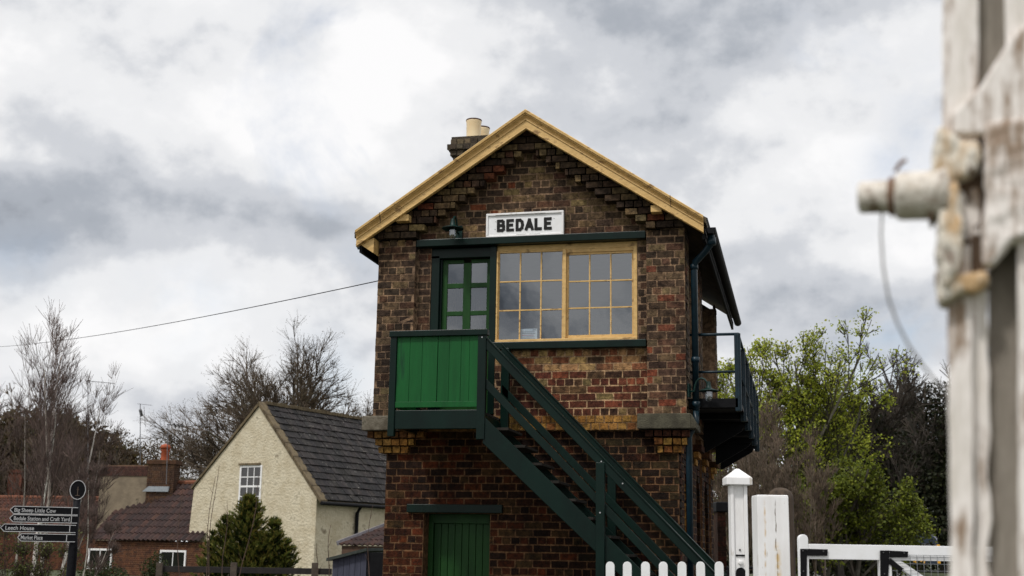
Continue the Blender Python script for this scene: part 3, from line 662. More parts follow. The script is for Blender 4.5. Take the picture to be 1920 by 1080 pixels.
def letter_strokes(word, h, w_, gap, th):
    G_ = {'B': [[(0, 0), (0, 1)], [(0, 1), (.62, 1), (.82, .9), (.82, .62), (.62, .52), (0, .52)], [(.6, .52), (.88, .42), (.9, .1), (.65, 0), (0, 0)]], 'E': [[(0, 0), (0, 1)], [(0, 1), (.85, 1)], [(0, .52), (.72, .52)], [(0, 0), (.88, 0)]],
          'D': [[(0, 0), (0, 1)], [(0, 1), (.5, 1), (.82, .82), (.92, .5), (.82, .18), (.5, 0), (0, 0)]], 'A': [[(-.05, 0), (.48, 1)], [(.48, 1), (1.0, 0)], [(.18, .3), (.78, .3)]], 'L': [[(0, 1), (0, 0)], [(0, 0), (.8, 0)]]}
    q = MB(); x = 0; dy = 0
    for ch_ in word:
        for ln_ in G_[ch_]:
            for a_, b_ in zip(ln_, ln_[1:]):
                A_ = Vector((x+a_[0]*w_, 0, a_[1]*h)); B_ = Vector((x+b_[0]*w_, 0, b_[1]*h)); d_ = (B_-A_).normalized(); A_ -= d_*th*.38; B_ += d_*th*.38
                dy += .00004; A_.y = B_.y = -dy; q.bar(A_, B_, .008, th, up=(0, 0, 1)) if abs(d_.z) < .9 else q.bar(A_, B_, .008, th, up=(1, 0, 0))
        x += w_+gap
    return q, x-gap
lq, lw = letter_strokes('BEDALE', .138, .086, .050, .042)
for i_ in range(len(lq.v)): v_ = lq.v[i_]; lq.v[i_] = (v_[0]-lw/2-.0, v_[1]-.028, v_[2]-.069)
lq.build('lettering', mat('black_letter_paint', (.014, .013, .012), rough=.5, spec=.2), nb)
q = MB()
for (x, z) in ((-.42, .06), (.42, .07), (-.43, -.05)): q.box(x-.004, x+.004, -.03, -.024, z-.004, z+.004)
q.box(-.42, .30, -.0465, -.0445, .149, .153); q.box(-.12, .02, -.027, -.0245, -.142, -.138); q.box(.06, .22, -.027, -.0245, -.143, -.139); q.build('worn_paint', black, nb)
# notice in the window
nt_ = thing('window_notice', 'small printed paper notice standing inside the lower left window pane', 'notice', (-.11, .085, 4.455))
q = MB(); q.box(-.125, .125, 0, .002, 0, .165); q.build('paper', mat('paper', (.62, .68, .78), (.58, .64, .72), rough=.7), nt_)
q = MB()
for i in range(5): q.box(-.10, .10-.01*(i % 3), -.0025, -.001, .022+i*.024, .028+i*.024, None, 1 if i == 2 else 0)
q.box(.06, .11, -.0025, -.001, .142, .152)
q.build('printed_lines', [mat('ink', (.12, .12, .15)), mat('red_ink', (.45, .06, .08))], nt_)
dk = MB(); dk.box(.52, .78, .14, .34, 4.42, 4.50); dk.box(.82, 1.06, .14, .34, 4.42, 4.49)
tag(dk.build('desk_papers', mat('white_card', (.7, .7, .7))), 'white papers lying on the ledge behind the lower right window panes', 'papers')
# overhead wire
def cable(name, pts, r, m): q = MB(); q.tube(pts, r, 5); return q.build(name, m)
A = Vector((XL, .9, 5.62)); B = CAM+ray(-60, 652)*60
P1 = []
for i in range(25):
    s = i/24; p = A.lerp(B, s); p.z -= .55*4*s*(1-s)*.5; P1.append(p)
tag(cable('overhead_cable', P1, .008, black), 'thin black cable running from the signal box wall away to the left', 'cable')
# ------------------------------------------------------------------ white fences, gate and posts
FG = Fr(1250, 12.0, 13)
pf = thing('picket_fence', 'white round-topped picket fence at the foot of the green staircase', 'fence', FG.loc(), FG.a)
for cx in (1075, 1109, 1144, 1176, 1210, 1244, 1279, 1314, 1349):
    if cx < 1140: continue
    u, z = FG.at(cx, 1053-0.0*(cx-1144)); q = MB(); wd = .041
    poly = [(u-wd, .08), (u+wd, .08)]+[(u+wd*math.cos(a), z-wd+wd*math.sin(a)) for a in [math.pi*i/8 for i in range(9)]]
    q.prism(poly, -.012+random.uniform(-.003, .003), .012); pk = q.build('picket', whiteclean, pf, bevel=.002); pk.rotation_euler = (0, random.uniform(-.003, .003), 0)
u0, _ = FG.at(1134, 1053); u1, _ = FG.at(1360, 1053)
q = MB(); q.box(u0, u1+.02, .012, .05, 1.20, 1.28); q.build('rail', whiteclean, pf); q = MB(); q.box(u0, u1+.02, .012, .05, .40, .48); q.build('rail', whiteclean, pf)
F1 = Fr(1386, 12.4, 13)
gp = thing('gate_post', 'white gate post with pointed cap, recessed face and black keyhole, right of the picket fence', 'post', F1.loc(), F1.a)
uL, z1 = F1.at(1371.5, 1000); uR, _ = F1.at(1403, 1000); _, zt_ = F1.at(1385, 909); _, zc_ = F1.at(1385, 896); _, za = F1.at(1385, 878); cL, _ = F1.at(1361, 905); cR, _ = F1.at(1409, 905)
q = MB(); q.box(uL+.03, uR-.035, .02, .16, 0, zt_); q.box(uL, uL+.03, 0, .16, 0, zt_); q.box(uR-.035, uR, 0, .16, 0, zt_); q.build('post_body', whitewood, gp, bevel=.004)
um = (uL+uR)/2; q = MB()
q.hexa([(cL, -.05, zt_), (cR, -.05, zt_), (cR, .21, zt_), (cL, .21, zt_), (cL, -.05, zc_), (cR, -.05, zc_), (cR, .21, zc_), (cL, .21, zc_)])
q.hexa([(cL, -.05, zc_+.001), (cR, -.05, zc_+.001), (cR, .21, zc_+.001), (cL, .21, zc_+.001), (um-.012, .06, za), (um+.012, .06, za), (um+.012, .10, za), (um-.012, .10, za)])
q.build('post_cap', whitewood, gp, bevel=.004)
q = MB()
_, zk = F1.at(1387, 1064); _, zs_ = F1.at(1387, 1041); _, zh = F1.at(1387, 1031)
wd = .048; q.prism([(um-wd+.004, zk-.3), (um+wd+.004, zk-.3)]+[(um+.004+wd*math.cos(a), zk-wd+wd*math.sin(a)) for a in [math.pi*i/8 for i in range(9)]], .012, .021)
q.box(um-.042, um+.046, .010, .021, zs_-.009, zs_+.006); q.tube([(um+.0, .010, zh), (um+.0, .021, zh)], .009, 8); q.build('keyhole', black, gp)
q = MB(); q.lathe([(.0, .0), (.02, .004), (.024, .02), (.018, .04)], (um+.004, -.005, zk+.05), 12, axis='Y'); q.build('bolt_head', whitewood, gp)
F2 = Fr(1451, 11.4, 13)
g2 = thing('gate_post', 'thick square white timber post with a rust-stained crack, between the capped post and the gate', 'post', F2.loc(), F2.a)
uL, _ = F2.at(1421, 1000); uR, _ = F2.at(1480.5, 1000); _, zt_ = F2.at(1450, 928)
crackwood = whitewood.copy(); crackwood.name = 'cracked_white_timber'
def add_streaks(m, lines, zr):
    t = m.node_tree; ns, lk = t.nodes, t.links; b = ns['Principled BSDF']; src = b.inputs['Base Color'].links[0].from_socket
    co = ns.new('ShaderNodeTexCoord'); sp = ns.new('ShaderNodeSeparateXYZ'); lk.new(co.outputs['Object'], sp.inputs[0])
    def mt(op, a, b2=None, clamp=False):
        n_ = ns.new('ShaderNodeMath'); n_.operation = op; n_.use_clamp = clamp
        for i, v in enumerate((a, b2)):
            if v is None: continue
            if isinstance(v, (int, float)): n_.inputs[i].default_value = v
            else: lk.new(v, n_.inputs[i])
        return n_.outputs[0]
    wn = ns.new('ShaderNodeTexNoise'); wn.inputs['Scale'].default_value = 5; wn.inputs['Detail'].default_value = 4; lk.new(co.outputs['Object'], wn.inputs[0])
    bn = ns.new('ShaderNodeTexNoise'); bn.inputs['Scale'].default_value = 16; bn.inputs['Detail'].default_value = 5; lk.new(co.outputs['Object'], bn.inputs[0])
    for (x, wdt, za_, zb_, col, k) in lines:
        dx = mt('ABSOLUTE', mt('SUBTRACT', mt('ADD', sp.outputs[0], mt('MULTIPLY', mt('SUBTRACT', wn.outputs['Fac'], .5), .05)), x))
        f1 = mt('SUBTRACT', 1.0, mt('DIVIDE', dx, wdt), True)
        f2 = mt('MULTIPLY', mt('MULTIPLY', mt('SUBTRACT', sp.outputs[2], za_), 8.0, True), mt('MULTIPLY', mt('SUBTRACT', zb_, sp.outputs[2]), 8.0, True), True)
        f3 = mt('MULTIPLY', mt('SUBTRACT', bn.outputs['Fac'], .36), 4.0, True)
        fc = mt('MULTIPLY', mt('MULTIPLY', mt('MULTIPLY', f1, f2), f3), k, True)
        mx = ns.new('ShaderNodeMix'); mx.data_type = 'RGBA'; lk.new(fc, mx.inputs['Factor']); lk.new(src, mx.inputs['A']); mx.inputs['B'].default_value = (*col, 1); src = mx.outputs['Result']
    lk.new(src, b.inputs['Base Color'])
a1, zA = F2.at(1453, 935); a2, zB = F2.at(1456, 1000); a3, _ = F2.at(1433, 940)
add_streaks(crackwood, [(a3, .012, 1.2, zA, (.55, .36, .16), .9), ((a1+a2)/2, .007, 1.1, zA, (.12, .08, .05), 2.2), (a2+.005, .035, .9, zB-.05, (.62, .42, .16), .8)], None)
q = MB(); q.box(uL, uR, 0, .28, 0, zt_-.012, j=.002); q.hexa([(uL, 0, zt_-.012), (uR, 0, zt_-.012), (uR, .28, zt_-.012), (uL, .28, zt_-.012), (uL+.006, .006, zt_), (uR-.006, .006, zt_), (uR-.006, .27, zt_), (uL+.006, .27, zt_)])
q.build('post_body', crackwood, g2, bevel=.006)
F3 = Fr(1464, 14.2, 13); uL, _ = F3.at(1440, 950); uR, _ = F3.at(1488, 950); _, zt_ = F3.at(1464, 914); um = (uL+uR)/2; rr = (uR-uL)/2
q = MB(); q.lathe([(rr, 0), (rr, zt_-.13), (rr*.97, zt_-.10), (rr*.8, zt_-.045), (rr*.45, zt_-.01), (0, zt_)], (um, 0, 0), 20)
rp = thing('wooden_post', 'round-topped brown timber post just behind the thick white post', 'post', F3.loc(), F3.a)
q.build('post_body', mat('old_brown_timber', D(84, 70, 56), D(48, 38, 32), scale=5, stretch=(3, 3, .3), rough=.9, bump=.7, bscale=30), rp, smooth=True)
# crossing gate
G = Fr(1600, 11.0, 13)
gt = thing('crossing_gate', 'white level crossing gate with black iron straps and wire mesh', 'gate', G.loc(), G.a)
sL, zTop = G.at(1496, 1002); sR, _ = G.at(1513, 1002); _, zr1 = G.at(1600, 1021.3); _, zr0 = G.at(1600, 1049.5); uE, _ = G.at(1990, 1030); m0, _ = G.at(1646, 1030); m1, _ = G.at(1668, 1030)
wd = (sR-sL)/2; uc = (sL+sR)/2
q = MB(); q.prism([(sL, .3), (sR, .3)]+[(uc+wd*math.cos(a), zTop-wd+wd*math.sin(a)) for a in [math.pi*i/8 for i in range(9)]], -.04, .04); q.build('stile', whiteclean, gt, bevel=.004)
q = MB(); q.box(sR, uE, -.035, .035, zr0, zr1); q.build('top_rail', whiteclean, gt, bevel=.004)
q = MB(); q.box(m0, m1, -.04, .04, .3, zr0); q.build('stile', whiteclean, gt, bevel=.004)
q = MB(); q.box(uE-.1, uE, -.04, .04, .3, zTop-.05); q.build('stile', whiteclean, gt, bevel=.004)
q = MB(); q.box(sR, uE-.1, -.035, .035, .35, .48); q.build('bottom_rail', whiteclean, gt, bevel=.004)
b0 = G.at(1668, 1046); b1 = G.at(1760, 1108)
q = MB(); dx, dz = b1[0]-b0[0], b1[1]-b0[1]; k = (zr0-.48-.08)/-dz*1.0; hw = .036
ex, ez = b0[0]+dx*k, b0[1]+dz*k
q.hexa([(b0[0], -.03, b0[1]-hw), (b0[0], .03, b0[1]-hw), (b0[0], .03, b0[1]+hw), (b0[0], -.03, b0[1]+hw), (ex, -.03, ez-hw), (ex, .03, ez-hw), (ex, .03, ez+hw), (ex, -.03, ez+hw)]); q.build('brace', whiteclean, gt, bevel=.003)
def strap(bits):
    q = MB()
    for f in bits: q.prism(f, -.052, -.043)
    q.build('iron_strap', black, gt, bevel=.003)
def P(*a): return [G.at(x, y) for x, y in a]
strap([P((1499, 1102), (1510, 1102), (1511, 1029), (1498, 1029)), P((1511.2, 1042), (1549, 1042), (1549.5, 1030), (1511.2, 1029))])
strap([P((1648, 1110), (1661, 1110), (1665, 1032), (1647, 1032)), P((1665.2, 1045), (1699, 1045), (1699.5, 1034), (1665.2, 1032.2)), P((1662.5, 1056), (1685, 1073), (1691, 1066), (1666, 1046))])
q = MB()
mx0, _ = G.at(1703, 1045); sp_ = .0595; u_ = mx0-2*sp_
mesh_top = G.at(1750, 1041)[1]
while u_ < uE-.1: q.box(u_-.0018, u_+.0018, -.049, -.0455, .5, mesh_top if u_ >= mx0-.001 else zr0-.06-.02*(u_ < mx0-sp_)); u_ += sp_
z_ = .52
while z_ < mesh_top: q.box(m1, uE-.1, -.0455, -.042, z_-.0018, z_+.0018); z_ += sp_
q.box(mx0, uE-.1, -.0455, -.042, mesh_top-.0036, mesh_top); q.build('wire_mesh', mat('galvanised_wire', (.30, .31, .32), (.22, .22, .23), rough=.4, metal=.5), gt)
for px_b, py_b in ((1503, 1033), (1541, 1034), (1504, 1071), (1653, 1036), (1692, 1037), (1655, 1076)):
    q = MB(); uu, zz = G.at(px_b, py_b); q.lathe([(0, -.059), (.006, -.057), (.007, -.052)], (uu, 0, zz), 10, axis='Y'); q.build('bolt', mat('worn_bolt', (.12, .12, .12), rough=.35, metal=.8), gt)
# brick pillar and low rail between the posts
FP_ = Fr(1352, 26, 13); uL, _ = FP_.at(1345, 1000); uR, _ = FP_.at(1362, 1000); _, zt_ = FP_.at(1350, 960); _, zc = FP_.at(1350, 941); uK, _ = FP_.at(1369, 950)
pil = thing('brick_pillar', 'dark brick gate pillar with black cap beyond the right corner of the signal box', 'pillar', FP_.loc(), FP_.a)
q = MB(); q.box(uL+.01, uR-.01, .01, .5, 0, zt_, D(70, 50, 40))
bricks(q, 0, int(zt_/.1015), lambda z: [(uL, uR)], 0, .03, [(D(58, 30, 22), 2), (D(40, 26, 20), 2)], zoff=0, header_every=9); q.build('shaft', brick, pil)
q = MB(); q.box(uL-.02, uR+.07, -.05, .6, zt_, zc); q.build('cap', black, pil, bevel=.02)
FR_ = Fr(1400, 13.4, 13); a_, z_ = FR_.at(1362, 1064); b_, _ = FR_.at(1424, 1066)
q = MB(); q.tube([(a_, 0, z_), (b_, 0, z_)], .016, 8)
for x in (a_+.02, b_-.02): q.tube([(x, 0, 0), (x, 0, z_)], .018, 8)
lr = thing('low_rail', 'black iron pipe rail behind the two white posts', 'rail', FR_.loc(), FR_.a); q.build('pipe', black, lr)
# ------------------------------------------------------------------ train
T = Fr(1725, 105, 22)
tr = thing('train', 'dark blue railcar with yellow corners parked beyond the crossing gate', 'train', T.loc(), T.a)
tL, _ = T.at(1692, 1020); tR, _ = T.at(1760, 1020); _, tz = T.at(1730, 1001)
navy = mat('navy_train_paint', (.018, .03, .05), (.012, .02, .035), rough=.3); yel = mat('train_yellow', (.75, .38, .03), (.65, .32, .02), rough=.4); silver = mat('train_silver', (.42, .42, .50), (.32, .32, .40), rough=.35)
q = MB(); tm = (tL+tR)/2; prof = [(tL, .9), (tR, .9), (tR, tz-.75), (tR-.25, tz-.28), (tR-.8, tz-.03), (tm, tz), (tL+.8, tz-.03), (tL+.25, tz-.28), (tL, tz-.75)]
q.prism(prof, 0, 20); q.build('body', navy, tr, bevel=.05)
q = MB(); q.prism([(tR-.04, tz-.70), (tR-.24, tz-.27), (tR-.78, tz-.01), (tR-.3, tz+.0), (tR+.03, tz-.35), (tR+.03, tz-.62)], .3, 19.9); q.build('roof_panel', silver, tr)
q = MB(); q.box(tL-.02, tL+.16, -.06, .02, 1.0, tz-.75); q.build('yellow_corner', yel, tr); q = MB(); q.box(tR-.2, tR+.06, -.06, .3, 1.0, tz-.85); q.build('yellow_corner', yel, tr); q = MB(); q.box(tL+.9, tL+1.9, -.08, -.02, 1.0, 1.55); q.build('yellow_front_panel', yel, tr)
q = MB(); q.box(tL+.25, tR-.25, -.04, .02, 1.75, tz-.8); q.build('windscreen', glass_far, tr)
q = MB(); q.lathe([(0, -.07), (.22, -.05), (.24, .0)], (tR-.65, 0, tz-1.25), 12, axis='Y'); q.build('marker_light', mat('lamp_lens', (.6, .72, .75), rough=.2), tr); q = MB(); q.lathe([(0, -.07), (.12, -.05), (.13, .0)], (tR-1.15, 0, tz-1.25), 12, axis='Y'); q.build('marker_light', MATS['lamp_lens'], tr)
q = MB(); q.box(tR+.01, tR+.05, 1.0, 19, 1.7, tz-.85); q.build('side_window', glass_far, tr)
# ------------------------------------------------------------------ fingerpost sign
S = Fr(140, 20, 33)
fs = thing('fingerpost', 'black fingerpost with four white-edged arms and an oval disc on top', 'signpost', S.loc(), S.a)
signblk = mat('sign_black', (.006, .006, .008), (.004, .004, .005), rough=.6, spec=.12); signwht = mat('sign_white', (.48, .48, .48), (.40, .40, .40), rough=.5)
u0, z0 = S.at(139.5, 1000); _, zp = S.at(146, 935)
q = MB(); q.lathe([(.09, 0), (.09, .8), (.075, .9), (.072, 1.5), (.066, 1.6), (.056, 1.62), (.056, zp+.02), (.0, zp+.03)], (u0, 0.08, 0), 16); q.build('pole', signblk, fs, smooth=True)
uc, zc = S.at(146, 918.5); q = MB(); n = 28; ra, rb = .148, .158
ua, _ = S.at(131, 918); ub_, _ = S.at(161.5, 918); ra = (ub_-ua)/2; _, z1_ = S.at(146, 900); _, z2_ = S.at(146, 937); rb = (z1_-z2_)/2
q.prism([(uc+ra*math.cos(2*math.pi*i/n), zc+rb*math.sin(2*math.pi*i/n)) for i in range(n)], .03, .05); q.build('disc', signblk, fs)
q = MB(); q.tube([(uc+(ra-.006)*math.cos(2*math.pi*i/n), .028, zc+(rb-.006)*math.sin(2*math.pi*i/n)) for i in range(n+1)], .007, 5, cap=False); q.build('disc_rim', signwht, fs)
q = MB()
q.box(uc-.006, uc+.006, .022, .03, zc-.09, zc+.05); q.box(uc-.035, uc+.035, .022, .03, zc-.095, zc-.085); q.box(uc-.02, uc+.02, .022, .03, zc+.0, zc+.006); q.build('emblem', mat('dim_gilt', (.10, .07, .05)), fs)
arms = [((19, 146), (954.5, 959.5), 'Big Sheep Little Cow', 27, 105), ((18, 145), (970.5, 974.5), 'Bedale Station and Craft Yard', 26, 131), ((1, 142), (989, 991.5), 'Leech House', 10, 64), ((33, 141), (1007, 1009), 'Market Place', 39, 80)]
for (xa, xb), (ya, yb), s_, ta, tb in arms:
    aL, zl = S.at(xa, ya); aR, zr = S.at(xb, yb); uT, _ = S.at(xa+7, ya); zc = (zl+zr)/2-.002; hh = .057
    q = MB(); q.prism([(aL, zc), (uT, zc-hh), (aR, zc-hh), (aR, zc+hh), (uT, zc+hh)], 0, .025); arm = q.build('sign_arm', signblk, fs)
    q = MB(); b = .0055; ins = .0
    pts = [(aL, zc), (uT, zc-hh), (aR, zc-hh), (aR, zc+hh), (uT, zc+hh)]
    for i in ((0, 1), (1, 2), (3, 4), (4, 0)):
        A_, B_ = pts[i[0]], pts[i[1]]; q.bar((A_[0], -.003, A_[1]), (B_[0], -.003, B_[1]), .008, .011)
    uS, _ = S.at(xb-11 if ya < 1000 else xb-16, ya); q.box(uS-.006, uS+.006, -.007, 0, zc-hh, zc+hh); q.build('white_edge', signwht, arm)
    t0, _ = S.at(ta, ya); t1, _ = S.at(tb, ya)
    o = text('lettering', s_, .10, signwht, arm, ((t0+t1)/2, -.004, zc-.004), ext=.001, off=.0012)
    o.scale = ((t1-t0)/max(.01, o.dimensions.x), .88, 1)
# ------------------------------------------------------------------ cottages
CT = Fr(480, 60, -16)
cot = thing('rendered_cottage', 'cream roughcast cottage with steep gable, sash window and dark slate roof', 'house', CT.loc(), CT.a)
render_m = mat('roughcast_render', D(208, 197, 172), D(190, 177, 150), D(138, 126, 104), scale=1.6, rough=.95, bump=.8, bscale=9)
rb_ = [nn for nn in render_m.node_tree.nodes if nn.type == 'BUMP'][0]; rb_.inputs['Distance'].default_value = .07
apx, apz = CT.at(486, 762); lx, lz = CT.at(364, 914); rx, rz_ = CT.at(594, 932); blx, _ = CT.at(346, 1060); brx, _ = CT.at(591, 1060)
LENC = 11.0
q = MB(); q.prism([(blx, 0), (rx, 0), (rx, rz_), (apx, apz), (lx, lz)], 0, .3); q.box(rx-.3, rx, .3, LENC, 0, rz_); q.box(blx, blx+.3, .3, LENC, 0, lz); q.box(blx+.3, rx-.3, LENC-.3, LENC, 0, rz_-.2); q.prism([(lx+.3, lz-.1), (rx-.3, rz_-.1), (apx, apz-.1)], LENC-.3, LENC-.01)
q.build('wall', render_m, cot)
q = MB()
th_ = .16
for (ex_, ez_) in ((lx, lz), (rx, rz_)):
    vx, vz = ex_-apx, ez_-apz; k = 1.06 if ex_ > apx else 1.02
    q.hexa([(apx, -.05, apz+.02), (apx+vx*k, -.05, apz+vz*k+.02), (apx+vx*k, LENC, apz+vz*k+.02), (apx, LENC, apz+.02), (apx, -.05, apz+th_), (apx+vx*k, -.05, apz+vz*k+th_), (apx+vx*k, LENC, apz+vz*k+th_), (apx, LENC, apz+th_)])
rfo = q.build('roof', soffit, cot)
SLC = [(D(60, 57, 58, .6), 3), (D(48, 46, 48, .6), 3), (D(68, 64, 64, .6), 2), (D(54, 50, 48, .6), 2)]
q = MB(); vx, vz = (rx-apx)*1.07, (rz_-apz)*1.07
tiles(q, (apx+vx, .32, apz+vz+th_), (0, LENC-.3, 0), (-vx, 0, -vz), 30, 14, .03, SLC, lift=.045, j=.03)
q.build('slates', slate_m, rfo)
cop = mat('stone_coping', D(112, 98, 74), D(80, 68, 50), D(60, 54, 36), scale=3, rough=.95, bump=.6, bscale=20)
q = MB()
for (ex_, ez_, kk) in ((rx, rz_, 1.09),):
    vx, vz = (ex_-apx)*kk, (ez_-apz)*kk; nseg = 7
    for i in range(nseg):
        a, b_ = i/nseg+.004, (i+1)/nseg-.004
        q.hexa([(apx+vx*a, -.10, apz+vz*a+.05), (apx+vx*b_, -.10, apz+vz*b_+.05), (apx+vx*b_, .42, apz+vz*b_+.05), (apx+vx*a, .42, apz+vz*a+.05), (apx+vx*a, -.10, apz+vz*a+.26), (apx+vx*b_, -.10, apz+vz*b_+.26), (apx+vx*b_, .42, apz+vz*b_+.26), (apx+vx*a, .42, apz+vz*a+.26)], None)
vx, vz = (lx-apx)*1.03, (lz-apz)*1.03
q.hexa([(apx, -.09, apz+.02), (apx+vx, -.09, apz+vz+.02), (apx+vx, .3, apz+vz+.02), (apx, .3, apz+.02), (apx, -.09, apz+.20), (apx+vx, -.09, apz+vz+.16), (apx+vx, .3, apz+vz+.16), (apx, .3, apz+.20)])
for i in range(22): q.box(apx-.16, apx+.16, .44+i*.48, .90+i*.48, apz+.13, apz+.30+random.uniform(-.02, .02), j=.01)
q.build('stone_coping', cop, rfo, bevel=.01)
q = MB(); gz = apz+(rz_-apz)*1.07; gx = apx+(rx-apx)*1.09
q.tube([(gx+.06, -.15, gz+.02), (gx+.06, LENC, gz+.02)], .09, 8); q.tube([(gx, 3.1, gz), (rx+.12, 3.1, gz-.35), (rx+.12, 3.1, .1)], .09, 8); q.build('gutter_and_downpipe', black, cot)
# sash window
def sash_window(par, fr, x0, x1, y0, y1, w=0.0, nx=3, nz=4, ww=.06, mtl=whitewood, nm='window'):
    a, zt2 = fr.at(x0, y0, w); b_, zb2 = fr.at(x1, y1, w); h = (zt2-zb2)
    q = MB(); q.box(a, b_, w-.03, w+.02, zt2-ww*1.6, zt2); q.box(a, b_, w-.05, w+.02, zb2, zb2+ww*1.3); q.box(a, a+ww*1.6, w-.03, w+.02, zb2+ww*1.3, zt2-ww*1.6); q.box(b_-ww*1.6, b_, w-.03, w+.02, zb2+ww*1.3, zt2-ww*1.6)
    if nz > 1: q.box(a+ww*1.6, b_-ww*1.6, w-.025, w+.02, (zt2+zb2)/2-.04, (zt2+zb2)/2+.05)
    for i in range(1, nx): x = a+ww*1.6+(b_-a-ww*3.2)*i/nx; q.box(x-.022, x+.022, w-.015, w+.015, zb2+ww, zt2-ww)
    for k in range(1, nz):
        if k*2 == nz: continue
        z = zb2+ww*1.3+(h-ww*2.9)*k/nz; q.box(a+ww, b_-ww, w-.0125, w+.0125, z-.022, z+.022)
    o = q.build(nm, mtl, par)
    q = MB(); q.box(a+ww, b_-ww, w-.004, w+.004, zb2+ww, zt2-ww); q.build('pane', glass_far, o); return o
sash_window(cot, CT, 451, 488, 873, 952, w=-.0, nx=3, nz=4)
a, z_ = CT.at(449, 872); b_, _ = CT.at(489, 872)
q = MB(); q.box(a, b_, -.08, 0, z_-.02, z_+.08); q.build('window_ledge', cop, cot)
a, z_ = CT.at(361, 1010); q = MB(); q.box(a-.12, a+.12, -.2, 0, z_-.06, z_+.06); q.build('alarm_box', black, cot)
# low lean-to with clay tiles right of it
LT = Fr(675, 46, -16)
lean = thing('tiled_outhouse', 'low outhouse with brown clay tile roof and pale verge beside the signal box', 'outhouse', LT.loc(), LT.a)
vA = LT.at(634, 1022); vB = LT.at(735, 944); wB = LT.at(800, 1028)
TLB = [(D(87, 56, 46, 0.42), 3), (D(72, 42, 36, 0.42), 3), (D(60, 38, 34, 0.42), 2), (D(104, 66, 50, 0.42), 1)]
q = MB(); tiles(q, (vA[0], 0, vA[1]), (6, 0, 0), (vB[0]-vA[0], 3.2, vB[1]-vA[1]), 26, 9, .03, TLB, wave=.035, stag=False); q.build('roof', tile_m, lean)
q = MB(); q.bar((vA[0]-.02, -.05, vA[1]+.06), (vB[0]-.02, 3.2, vB[1]+.06), .10, .16); q.build('verge', mat('lead_flashing', D(132, 128, 134), D(96, 92, 96), rough=.5), lean)
q = MB(); q.box(vA[0]+.1, vA[0]+6, .1, .35, 0, vA[1]-.02); q.build('wall', mat('outhouse_brick', (.10, .055, .035), (.06, .035, .025), scale=8, rough=.9), lean)
# grey-blue timber shed
SH = Fr(670, 30, 0)
sh = thing('timber_shed', 'dark blue-grey board shed with sloping felt roof against the brick wall', 'shed', SH.loc(), SH.a)
a0, z0 = SH.at(624, 1044); a1, z1 = SH.at(688, 1030); a2, _ = SH.at(760, 1030)
q = MB(); nb_ = 6
for i in range(nb_):
    x0 = a0+(a1-a0)*i/nb_; x1 = a0+(a1-a0)*(i+1)/nb_; za_ = z0+(z1-z0)*i/nb_-.06; zb2 = z0+(z1-z0)*(i+1)/nb_-.06
    q.prism([(x0+.004, 0), (x1-.004, 0), (x1-.004, zb2), (x0+.004, za_)], 0, .05)
shw = mat('slate_blue_boards', D(70, 72, 86), D(54, 56, 70), scale=3, stretch=(3, 3, .4), rough=.8, bump=.2)
q.build('board_wall', shw, sh)
q = MB(); q.box(a1+.003, a2, .02, 2.0, 0, z1-.07); q.build('side_wall', black, sh)
q = MB(); q.hexa([(a0-.12, -.12, z0-.10), (a1+.02, -.12, z1-.04), (a1+.02, 2.1, z1-.02), (a0-.12, 2.1, z0-.08), (a0-.12, -.12, z0-.03), (a1+.02, -.12, z1+.03), (a1+.02, 2.1, z1+.05), (a0-.12, 2.1, z0-.01)]); q.build('roof_felt', mat('mossy_felt', D(66, 72, 66), D(44, 48, 44), rough=.9, bump=.4), sh)
# dark rail fence
RF = Fr(450, 32, 13)
rfn = thing('rail_fence', 'dark timber post and rail fence in front of the cream cottage', 'fence', RF.loc(), RF.a)
darkwood = mat('creosoted_timber', D(40, 34, 32), D(26, 22, 22), scale=6, stretch=(1, 1, .3), rough=.85, bump=.4)
a, z1 = RF.at(296, 1061); b_, _ = RF.at(622, 1061); _, z0 = RF.at(450, 1075)
q = MB(); q.box(a, b_, .03, .08, z0, z1); q.build('rail', darkwood, rfn, bevel=.006); q = MB(); q.box(a, b_, .03, .08, z0-.5, z1-.5); q.build('rail', darkwood, rfn, bevel=.006)
for px in (300, 439, 591):
    u_, zt2 = RF.at(px, 1055); q = MB(); q.box(u_-.08, u_+.08, -.05, .03, 0, zt2); q.build('post', darkwood if False else mat('weathered_post', D(84, 74, 64), D(60, 50, 44), rough=.9, bump=.3), rfn, bevel=.008)
# brick cottage with pantile roof
BC = Fr(255, 63, -16)
bc = thing('brick_cottage', 'low red brick cottage with brown pantile roof left of the cream cottage', 'house', BC.loc(), BC.a)
e0 = BC.at(163, 1012); e1 = BC.at(372, 1016); hz = BC.at(270, 908, 3.4); hz2 = BC.at(372, 905, 3.4)
redb = mat('cottage_brick', (.6, .6, .6), (1.3, 1.3, 1.3), scale=4, rough=.9, bump=.3, attr=True)
REDB = [(D(121, 72, 44, 0.46), 3), (D(102, 58, 38, 0.46), 3), (D(133, 84, 52, 0.46), 2), (D(85, 52, 36, 0.46), 1)]
q = MB(); q.box(e0[0]+.25, e1[0], .31, .6, 0, e0[1]-.03, D(140, 104, 76))
bricks(q, 0, int(e0[1]/CH), lambda z: [(e0[0]+.25, e1[0])], .30, .33, REDB, header_every=2, zoff=0); 
q.box(e0[0]+.25, e0[0]+.5, .6, 6.2, 0, e0[1]-.05, D(110, 64, 44)); q.build('wall', redb, bc)
q = MB(); Vv = Vector((hz[0]-e0[0]*1.0, 3.4, hz[1]-e0[1])); Vv.x = hz[0]-e0[0]
tiles(q, (e0[0], .1, e0[1]), (e1[0]-e0[0], 0, 0), (Vv.x*.0, 3.3, Vv.z), 24, 9, .04, TLB, wave=.05, stag=False, lift=.03)
